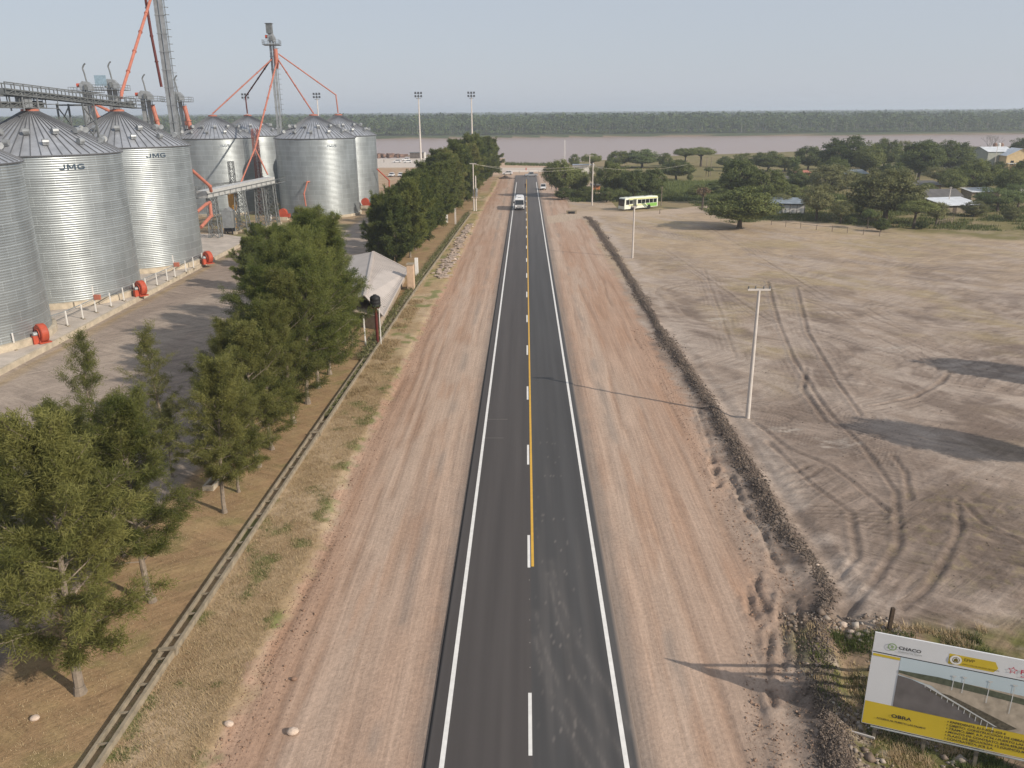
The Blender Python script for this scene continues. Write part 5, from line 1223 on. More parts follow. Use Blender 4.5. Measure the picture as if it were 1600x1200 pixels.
def citybus():
    a = np.array(at(974, 330, 0)); b_ = np.array(at(1033, 325, 0)); 
    rz = math.atan2(a[1]-b_[1], a[0]-b_[0]); L = 11.0
    r = thing('city_bus', 'white and lime green city bus turning on the dirt side road', 'bus', (a[0]-.4, a[1]+1.2, .06), rz)
    lime = mat('bus_lime', (.60, .62, .33), .35, 0, var=.04, spec=.5); grn = mat('bus_green', (.20, .42, .08), .35, 0, var=.04, spec=.5); wh = mat('bus_white', (.70, .72, .62), .35, 0, var=.03, spec=.5); dg = mat('bus_dark_green', (.05, .12, .07), .35, 0, var=.04)
    hw = 1.27; prof = [(-L, .5), (-L-.02, 2.9), (-L+.2, 3.15), (-.4, 3.15), (-.1, 2.9), (0.05, 1.2), (.05, .35), (-1.3, .35)]
    s = MB(); extr(s, prof, hw, lambda z: .10 if z > 3.1 else 0); s.build('body', wh, r, bevel=.05)
    s = MB(); s.box(.035, 0, 1.98, .10, 2.25, 1.75); s.build('windscreen', glass_m, r)
    for sg in (1, -1):
        yy = sg*(hw+.012)
        s = MB(); s.box(-L/2-.6, yy, 2.78, L-1.4, .02, .36); s.box(-L*.55, yy, 1.25, L*.85, .02, .35); s.build('lime_stripe', lime, r)
        s = MB(); s.prism([(-L+.3, .65), (-L+.3, 1.5), (-7.0, 1.5), (-7.9, .65)], 'y', yy-.004, yy+.014); s.build('green_panel', grn, r)
        s = MB(); s.prism([(-7.6, .6), (-6.3, 1.6), (-5.9, 1.6), (-7.2, .6)], 'y', yy-.004, yy+.024); s.prism([(-7.0, .6), (-5.5, 1.75), (-5.3, 1.75), (-6.6, .6)], 'y', yy-.004, yy+.024); s.build('dark_swoosh', dg, r)
        wins = [(-.5, 1.0), (-1.65, 1.0), (-4.3, 1.15), (-5.6, 1.15), (-6.9, 1.15), (-8.2, 1.15), (-9.5, 1.1)]
        for x0, wd in wins: s = MB(); s.box(x0-wd/2, yy, 2.05, wd, .03, .95 if x0 < -1 else 1.2); s.build('window', glass_m, r)
        s = MB(); s.box(-3.3, yy, 1.65, 1.0, .03, 2.1); d_ = s.build('door', glass_m, r); s = MB(); s.box(-3.3, yy*1.006, 1.65, .06, .03, 2.1); s.build('door_post', wh, d_)
        for xx in (-2.55, -8.0):
            s = MB(); s.lathe([(.01, -.02), (.58, -.02), (.58, .02), (.01, .02)], 16, c=(xx, yy, .55), axis='y'); s.build('wheel_arch', black_m, r); wheel(r, xx, sg*(hw-.1), .48, .3)
        s = MB(); s.box(.06, sg*.95, .75, .1, .35, .2); s.build('headlight', lampw, r)
        s = MB(); s.bar((0, sg*1.2, 2.7), (.4, sg*1.5, 2.6), .06); s.box(.42, sg*1.5, 2.3, .1, .22, .5); s.build('mirror', black_m, r)
    s = MB(); s.box(-2.6, 0, 3.2, .8, .8, .12); s.box(-8, 0, 3.2, .8, .8, .12); s.build('roof_hatch', galv, r)
    return r
citybus()

# ---------------------------------------------------------------- people
def person_body(stride=.18, arms=.1):
    me = bpy.data.meshes.new('person'); V = [(0, 0, .93), (0, 0, 1.15), (0, 0, 1.38), (0, -.01, 1.50), (0, .02, 1.62), (0, .01, 1.74)]
    E = [(0, 1), (1, 2), (2, 3), (3, 4), (4, 5)]; Rr = [(.15, .11), (.145, .10), (.17, .11), (.055, .055), (.085, .10), (.06, .075)]
    for sg in (-1, 1):
        st = stride*sg; k = len(V)
        V += [(.09*sg, 0, .86), (.10*sg, st*.5+.03, .47), (.11*sg, st, .08), (.11*sg, st+.16, .04)]; E += [(0, k), (k, k+1), (k+1, k+2), (k+2, k+3)]; Rr += [(.09, .095), (.06, .065), (.045, .045), (.04, .03)]
        k = len(V); V += [(.19*sg, 0, 1.38), (.24*sg, -st*.4*arms*3, 1.10), (.25*sg, -st*.9+.08, .87), (.25*sg, -st+.10, .78)]; E += [(2, k), (k, k+1), (k+1, k+2), (k+2, k+3)]; Rr += [(.065, .065), (.045, .045), (.032, .032), (.035, .022)]
    me.from_pydata(V, E, []); o = bpy.data.objects.new('person', me); C.objects.link(o)
    md = o.modifiers.new('skin', 'SKIN'); md.use_smooth_shade = True
    for i, rr in enumerate(Rr): me.skin_vertices[0].data[i].radius = rr
    me.skin_vertices[0].data[0].use_root = True
    o.modifiers.new('sub', 'SUBSURF').levels = 1; bpy.context.view_layer.update()
    m2 = bpy.data.meshes.new_from_object(o.evaluated_get(bpy.context.evaluated_depsgraph_get())); bpy.data.objects.remove(o)
    return m2
skin_m = mat('skin', (.30, .17, .11), .6, 0, var=.05); hair_m = mat('dark_hair', (.015, .012, .01), .7, 0, var=.1)
pm = person_body(); pm2 = person_body(.03)
def person(px, py, rz, shirt, trousers, lab, walking=True, base=None, z=None, group=None):
    x, y = base if base else at(px, py, 0); z = gz(x, y) if z is None else z
    src = pm if walking else pm2; me = src.copy(); 
    me.materials.clear(); me.materials.append(skin_m); me.materials.append(shirt); me.materials.append(trousers); me.materials.append(hair_m)
    for p in me.polygons:
        c_ = p.center; zz = c_.z
        p.material_index = 3 if zz > 1.70 or (zz > 1.6 and c_.y < -.02) else (0 if zz > 1.46 or (abs(c_.x) > .2 and zz < 1.12) else (1 if zz > .93 else (2 if zz > .09 else 3)))
    o = bpy.data.objects.new('person', me); C.objects.link(o); o.location = (x, y, z); o.rotation_euler = (0, 0, rz); tag(o, lab, 'person', group); return o
cl_dark = mat('cloth_dark', (.03, .03, .04), .9, 0, var=.1); cl_white = mat('cloth_white', (.65, .65, .63), .9, 0, var=.05); cl_jean = mat('cloth_jean', (.05, .07, .12), .9, 0, var=.1); cl_red = mat('cloth_red', (.45, .03, .02), .9, 0, var=.1); cl_olive = mat('cloth_olive', (.10, .09, .05), .9, 0, var=.1)
person(821, 295, R_(175), cl_dark, cl_dark, 'person in dark clothes standing on the yellow line of the road', False, z=.13)
person(822, 268, R_(180), cl_red, cl_red, 'person in red standing at the river end of the road', False)
person(862, 296, R_(60), cl_dark, cl_dark, 'person in dark clothes beside the white pickup truck', False)
person(869, 299, R_(200), cl_jean, cl_dark, 'person in blue standing at the edge of the roadside tree shade', False)
person(874, 300, R_(100), cl_dark, cl_jean, 'person in dark top standing deeper in the roadside tree shade', False)
person(600, 254, R_(90), cl_olive, cl_dark, 'person walking alone on the pale port apron', True)
person(424, 347, R_(40), cl_white, cl_white, 'person in white overalls at the foot of the far silo supports', False)
# port edge: quay wall, rail, hut
s = MB(); s.box(-140, 487, .45, 215, .5, .9); tag(s.build('quay_parapet', concd), 'low parapet along the river edge of the port apron', 'wall')
r = thing('guard_hut', 'dark brown open hut beside the floodlight mast on the port apron', 'hut', (-60.5, 470, 0)); s = MB(); s.box(0, 0, 1.5, 7.5, 4, 3.0); s.build('wall', mat('hut_dark', (.12, .10, .085), .9, 0, var=.3, scale=1), r); s = MB(); s.box(0, 0, 3.1, 8.2, 4.6, .2); s.build('roof', galvd, r); s = MB(); s.box(4.3, 0, 1.6, 1.0, 1.2, 3.2); s.build('door_frame', white_m, r)
g = np.random.RandomState(51); s = MB()
for i in range(46): s.box(-88+16*g.rand()+4, 476+8*g.rand(), 1.0, g.uniform(.5, 3), g.uniform(.5, 2), g.uniform(.4, 2.6), g.uniform(0, 3))
tag(s.build('scrap_heap', mat('rusty_scrap', (.19, .12, .09), .9, 0, var=.5, scale=1)), 'brown heap of scrap and timber at the port edge', 'heap', kind='stuff')
r = thing('quay_railing', 'low railing on posts at the port edge right of the mast', 'railing', (-52, 486.9, .9)); s = MB()
for zz in (.5, 1.0): s.bar((0, 0, zz), (18, 0, zz), .12)
s.build('rail', galvd, r)
for i in range(7): s = MB(); s.bar((i*3, 0, 0), (i*3, 0, 1.1), .15); s.build('post', galvd, r)
# small structures at the end of the road
s = MB(); s.box(0, 0, 1.6, 2.2, 2.2, 3.2); s.box(0, 0, 3.4, 2.6, 2.6, .3); g_ = s.build('river_kiosk', mat('kiosk_stone', (.42, .34, .27), .9, 0, var=.2)); x, y = at(785, 258, 0); tag(g_, 'pale stone kiosk at the water edge left of the road end', 'kiosk'); g_.location = (x, y, -.3)
r = thing('road_barrier', 'white board barrier standing across the end of the road', 'barrier', (-.6, 345, 0)); s = MB(); s.box(0, 0, 1.0, 13, .15, .35); s.build('board', white_m, r)
for xx in (-6, -2, 2, 6): s = MB(); s.bar((xx, 0, 0), (xx, 0, 1.2), .15); s.build('post', galvd, r)
n = 260; g = np.random.RandomState(52); x0, y0 = at(790, 279, 0); X = x0+g.normal(0, 1.3, n); Y = y0+g.normal(0, 1.0, n); V, F = lumps(n, X, Y, g.uniform(.15, .4, n), 53); V[:, 2] += np.repeat(.9*np.exp(-((X-x0)**2+(Y-y0)**2)/1.6), 6)
tag(fastmesh('dirt_pile', V, F, soil_m, tint=np.repeat(g.rand(n), 6)), 'small pile of dark earth on the left shoulder near the road end', 'dirt pile', kind='stuff')

# ---------------------------------------------------------------- trees
casu_m = leaf_mat('casuarina_needles', (.085, .102, .022), (.265, .255, .080), .42)
casm_m = leaf_mat('mid_casuarina_needles', (.062, .090, .018), (.205, .222, .058), .40)
casd_m = leaf_mat('dark_casuarina_needles', (.046, .070, .016), (.160, .182, .050), .35)
oak_m = leaf_mat('dark_leaves', (.050, .074, .020), (.160, .190, .058), .3)
olive_m = leaf_mat('olive_leaves', (.110, .122, .045), (.255, .250, .110), .32)
light_m = leaf_mat('light_leaves', (.080, .120, .035), (.200, .240, .090), .3)
bark_m = mat('grey_bark', (.22, .18, .14), .95, 0, var=.3, scale=4, bump=.4); barkd = mat('dark_bark', (.10, .08, .06), .95, 0, var=.3, scale=4)
def cards(base, dirv, L, wd, rs):
    """thin quads from base along dirv"""
    n = len(base); dirv = dirv/np.linalg.norm(dirv, axis=1)[:, None]
    r_ = rs.normal(size=(n, 3)); s_ = np.cross(dirv, r_); s_ /= np.linalg.norm(s_, axis=1)[:, None]
    s_ = s_*(wd/2 if np.isscalar(wd) else (wd/2)[:, None]); e = base+dirv*L[:, None]; mid = base+dirv*(L*.5)[:, None]
    V = np.stack([base, mid+s_, e, mid-s_], 1).reshape(-1, 3); F = np.arange(4*n).reshape(-1, 4); return V, F
def make_casuarina(seed, h, rad, nb, clear, ntw, nbl, m, wd=.045, lean=0.0, Lb=.42):
    rs = np.random.RandomState(seed); root = bpy.data.objects.new('feathery_tree', None); C.objects.link(root); s = MB()
    nseg = 9; tp = [(0, 0, 0)]; ph = rs.uniform(0, 6)
    for i in range(1, nseg+1):
        t = i/nseg; tp.append((lean*h*t*.25+.22*math.sin(3*t+ph), .22*math.cos(2.6*t+ph)-.22*math.cos(ph), h*t))
    r0 = .014*h+.02
    for i in range(nseg): s.tube(tp[i], tp[i+1], r0*(1-.92*i/nseg), r0*(1-.92*(i+1)/nseg), 8, cap=(i == 0))
    s.tube((0, 0, -.3), (0, 0, .5), r0*1.9, r0*1.05, 8)
    tpn = np.array(tp)
    def tpos(t): return np.array([np.interp(t, np.linspace(0, 1, nseg+1), tpn[:, k]) for k in range(3)])
    B = []; D = []; T = []; L = []
    for i in range(nb):
        f = (i+rs.uniform(0, 1))/nb; t = clear+(1-clear)*f; p0 = tpos(t)
        ln = rad*(.62+.38*math.sin(math.pi*min(1, .1+f*.95)))*(1-.42*f**2)*rs.choice([.45, .8, 1.0, 1.3], p=[.2, .35, .37, .08])*rs.uniform(.85, 1.15)
        az = i*2.4+rs.uniform(-.4, .4); el = R_(12+52*f+rs.uniform(-16, 18)); d0 = np.array([math.cos(az)*math.cos(el), math.sin(az)*math.cos(el), math.sin(el)])
        p1 = p0+d0*ln*.55; d1 = d0+np.array([0, 0, .25]); p2 = p1+d1/np.linalg.norm(d1)*ln*.45
        rr = .012+.008*ln; s.tube(p0, p1, rr, rr*.6, 5, cap=False); s.tube(p1, p2, rr*.6, rr*.2, 4, cap=False)
        lt = rs.uniform(0, .5)
        for k in range(ntw):
            g_ = .22+.78*(k+rs.rand())/ntw; q0 = p0+(p1-p0)*(g_/.55) if g_ < .55 else p1+(p2-p1)*((g_-.55)/.45)
            tw = d0*.9+rs.normal(size=3)*.5; tw[2] += .15; tw /= np.linalg.norm(tw); tl = rs.uniform(.4, 1.15)*(.6+.4*ln/rad)
            s.tube(q0, q0+tw*tl*.8, .012, .005, 3, cap=False)
            u = rs.rand(nbl)**.8; b_ = q0+tw*tl*u[:, None]+rs.normal(size=(nbl, 3))*.12*np.array([1, 1, .7])
            dd = tw*.55+rs.normal(size=(nbl, 3))*.62; dd[:, 2] += .04
            B.append(b_); D.append(dd); L.append(Lb*rs.uniform(.5, 1.15, nbl)); T.append(lt*.8+rs.uniform(0, .45)+.3*(u-.5))
    s.build('trunk', bark_m, root)
    B = np.concatenate(B); D = np.concatenate(D); L = np.concatenate(L); T = np.concatenate(T)
    V, F = cards(B, D, L, wd, rs); fastmesh('crown', V, F, m, root, tint=np.repeat(T, 4))
    tag(root, 'x', 'tree'); return root
used = set()
def place(proto, x, y, z, rz, scale, label, group, m=None):
    if proto.name not in used: used.add(proto.name); o = proto; o.location = (x, y, z); o.rotation_euler = (0, 0, rz); o.scale = scale; o['label'] = label; o['category'] = 'tree'
    else: o = dup(proto, (x, y, z), rz, label, None, scale)
    if group: o['group'] = group
    if m:
        for c_ in o.children:
            if c_.name.startswith('crown'): c_.material_slots[0].link = 'OBJECT'; c_.material_slots[0].material = m
    return o
CA = [make_casuarina(101, 10, 3.2, 58, .18, 10, 150, casu_m, wd=.024, Lb=.25), make_casuarina(102, 10, 3.0, 50, .24, 10, 145, casu_m, lean=.15, wd=.024, Lb=.25),
      make_casuarina(103, 10, 3.5, 60, .22, 10, 150, casu_m, lean=-.12, wd=.024, Lb=.25)]
CS = [make_casuarina(104, 10, 2.5, 36, .14, 7, 75, casu_m, wd=.024, Lb=.26), make_casuarina(105, 10, 2.6, 38, .18, 7, 75, casu_m, wd=.024, Lb=.26)]
CD = [make_casuarina(106, 10, 3.6, 80, .10, 10, 75, casd_m, wd=.075, Lb=.5), make_casuarina(107, 10, 3.3, 74, .14, 10, 75, casd_m, wd=.075, Lb=.5)]
g = np.random.RandomState(61)
row = [(-19.2, 28.7, 700, 0), (-19.1, 35.6, 660, 1), (-18.8, 45.3, 585, 1), (-18.9, 48.2, 610, 2), (-18.8, 52.2, 530, 0), (-18.8, 55.3, 500, 1), (-18.7, 60.8, 450, 0), (-18.7, 65.4, 425, 2), (-18.8, 69.5, 400, 0), (-18.7, 73.5, 385, 1), (-18.9, 78.5, 365, 0), (-18.6, 83.5, 440, 1)]
for i, (x, y, tp, k) in enumerate(row):
    h = ztop((x, y), tp); sc = h/10; wdt = (1.15, 1.12, 1.05, 1.0, 1.15, 1.05, 1.05, 1.1, 1.05, 1.05, 1.05, .75)[i]*min(sc, 1.25)
    place(CA[k], x, y, 0, g.uniform(0, 6.28), (wdt, wdt, sc), ORD[i]+' feathery tree from the camera in the row beside the planter wall', 'feathery trees beside the planter wall', casm_m if i > 6 else None)
row2 = [(-24.0, 32.5, 700, 2), (-27.2, 30.0, 790, 0), (-25.8, 43.6, 660, 1), (-22.0, 56.3, 520, 1), (-27.4, 41.0, 720, 2), (-20.4, 85.5, 425, 0), (-22.6, 40.0, 690, 0), (-23.6, 37.5, 660, 1), (-23.0, 61.5, 520, 2), (-22.6, 67, 440, 1), (-23.4, 72, 405, 2), (-22.4, 76, 385, 0), (-24.2, 79, 375, 1), (-22.8, 83, 360, 2), (-25.2, 86.5, 372, 0), (-22.8, 90, 345, 1), (-26.2, 93, 380, 2), (-23.8, 98, 352, 0), (-27.5, 101, 385, 1)]
for i, (x, y, tp, k) in enumerate(row2):
    h = ztop((x, y), tp); sc = h/10; w_ = min(sc, 1.2); place(CA[k], x, y, 0, g.uniform(0, 6.28), (w_, w_, sc), ORD[i]+' feathery tree from the camera in the back row beside the paved silo yard', 'feathery trees beside the silo yard', None if i < 9 and i != 5 else (casd_m if i in (10, 14, 16, 18) else casm_m))
for (x, y, h, k, lab) in ((-28.4, 49.5, 10.6, 0, 'thin sparse young tree, leftmost of the see-through ones over the silo yard'), (-26.8, 55.5, 11.4, 1, 'thin sparse young tree with its crown before the big tree shadows on the yard'), (-24.2, 50.5, 8.5, 0, 'low sparse young tree just behind the concrete trough'), (-23.0, 56.5, 9.5, 1, 'sparse young tree between the trough and the dense tree mass')):
    h = ztop((x, y), {49.5: 542, 55.5: 528, 50.5: 640, 56.5: 575}[y]); place(CS[k], x, y, 0, g.uniform(0, 6.28), (h/10, h/10, h/10), lab, 'sparse young trees at the yard edge')
place(CA[1], -22.4, 24.6, -.6, 1.0, (.42, .42, .42), 'small bushy tree cut by the left edge near the bottom corner', None)
y = 131.0; i = 0
while y < 335 and i < 24:
    h = float(np.interp(y, [131, 150, 180, 211, 260, 300, 335], [10.8, 11.2, 11.8, 13.0, 14.2, 13.6, 12.6]))+g.uniform(-1.0, 1.0); sc = h/10
    bx_ = float(np.interp(y, [131, 200, 260, 335], [-20.6, -19.0, -16.6, -13.5]))+g.uniform(-.8, .6); wd_ = sc*g.uniform(.85, 1.12)
    place(CD[i % 2], bx_, y, 0, g.uniform(0, 6.28), (wd_, wd_, sc), 'dark dense tree, '+ORD[i]+' past the shed in the line beside the sand shoulder', 'dark trees past the shed', casm_m if i % 3 == 1 else (casu_m if i in (9, 14) else None)); y += g.uniform(7.6, 9.6); i += 1
y = 134.0; i = 0
while y < 330 and i < 20:
    h = float(np.interp(y, [134, 180, 211, 260, 330], [9.5, 10.8, 12, 13.8, 12.6]))+g.uniform(-1, .8); sc = h/10; wd_ = sc*g.uniform(.8, 1.05)
    bx_ = float(np.interp(y, [134, 200, 330], [-23.4, -24, -20.5]))+g.uniform(-1, 1)
    place(CD[(i+1) % 2], bx_, y, 0, g.uniform(0, 6.28), (wd_, wd_, sc), 'dark dense tree, '+ORD[i]+' past the shed in the back line facing the silos', 'dark trees facing the far silos'); y += g.uniform(8.6, 11); i += 1
# low leafy trees in front of the far silos
for i, (px, py, top, lab) in enumerate(((470, 372, 330, 'low dark tree in front of the right far silo, left of the tallest tree top'), (405, 420, 358, 'small dark tree at the near end of the silo platform'), (392, 455, 380, 'dark bushy tree at the yard edge just below the silo platform end'))):
    x, y = at(px, py, 0); h = ztop((x, y), top); place(CD[i % 2], x, y, 0, i, (h/10*1.1, h/10*1.1, h/10), lab, 'low trees before the far silos')

def make_broad(seed, kind, m):
    """unit tree: height 8, crown radius 5"""
    rs = np.random.RandomState(seed); root = bpy.data.objects.new({'dome': 'broad_tree', 'umbrella': 'umbrella_tree', 'tall': 'leafy_tree', 'bush': 'bushy_tree', 'sparse': 'sparse_tree'}[kind], None); C.objects.link(root); tag(root, 'x', 'tree')
    ncl = dict(dome=300, umbrella=170, tall=280, bush=220, sparse=150)[kind]; zb = dict(dome=1.6, umbrella=4.6, tall=1.5, bush=.5, sparse=2.0)[kind]; cz = dict(dome=3.6, umbrella=5.6, tall=4.4, bush=3.2, sparse=4.4)[kind]
    cen = []
    lob = rs.normal(size=(9, 3)); lob[:, 2] = np.abs(lob[:, 2]); lob /= np.linalg.norm(lob, axis=1)[:, None]
    while len(cen) < ncl:
        v = rs.normal(size=3); v /= np.linalg.norm(v); r_ = rs.uniform(.35, 1)**.35
        bumpf = .80+.34*max(0, (lob@v).max()-.70)/.30-.12*rs.rand()
        x, y, z = v*r_*bumpf
        if kind == 'umbrella': P = np.array([x*4.9, y*4.9, cz+z*(1.9 if z > 0 else .7)])
        else: P = np.array([x*4.7, y*4.7, cz+z*(8-.4-cz if z > 0 else cz-zb)])
        if P[2] < zb: continue
        cen.append(P)
    cen = np.array(cen); nl = dict(dome=85, umbrella=80, tall=85, bush=85, sparse=60)[kind]; cr = .62
    s = MB(); th = dict(dome=2.2, umbrella=4.0, tall=2.4, bush=.8, sparse=2.4)[kind]
    s.tube((0, 0, -.3), (0, 0, th*.5), .42, .30, 9); s.tube((0, 0, th*.5), (.1, .05, th), .30, .26, 9)
    idx = rs.choice(len(cen), 26, replace=False)
    for q, j in enumerate(idx):
        P = cen[j]; midp = np.array([P[0]*.45, P[1]*.45, th+(P[2]-th)*.5+.2]); s.tube((.1, .05, th-.05), midp, .14, .08, 5, cap=False); s.tube(midp, P, .08, .03, 4, cap=False)
    s.build('trunk', barkd, root)
    out = cen-np.array([0, 0, cz-1]); out /= np.linalg.norm(out, axis=1)[:, None]
    cc = np.repeat(cen, nl, 0); N = len(cc); off = rs.normal(size=(N, 3))*np.array([cr, cr, cr*.6])*.62
    nrm = np.repeat(out, nl, 0)*.7+rs.normal(size=(N, 3))*.6; nrm[:, 2] += .35; nrm /= np.linalg.norm(nrm, axis=1)[:, None]
    a = np.cross(nrm, rs.normal(size=(N, 3))); a /= np.linalg.norm(a, axis=1)[:, None]; b_ = np.cross(nrm, a); sz = (rs.uniform(.07, .15, N))[:, None]
    P = cc+off; V = np.stack([P-a*sz*1.4, P+b_*sz*.7, P+a*sz*1.4, P-b_*sz*.7], 1).reshape(-1, 3); F = np.arange(4*N).reshape(-1, 4)
    T = np.repeat(np.repeat(rs.rand(len(cen)), nl), 4)*.7+np.repeat(rs.rand(N), 4)*.3
    fastmesh('crown', V, F, m, root, tint=T); return root
BT = {'dome': [make_broad(201, 'dome', oak_m), make_broad(202, 'dome', oak_m)], 'umbrella': [make_broad(203, 'umbrella', oak_m), make_broad(204, 'umbrella', oak_m)],
      'tall': [make_broad(205, 'tall', oak_m), make_broad(206, 'tall', oak_m)], 'bush': [make_broad(207, 'bush', oak_m)], 'sparse': [make_broad(208, 'sparse', oak_m)]}
Dk, Ol, Lt = oak_m, olive_m, light_m
mid_m = leaf_mat('mid_green_leaves', (.085, .112, .030), (.235, .255, .085), .32)
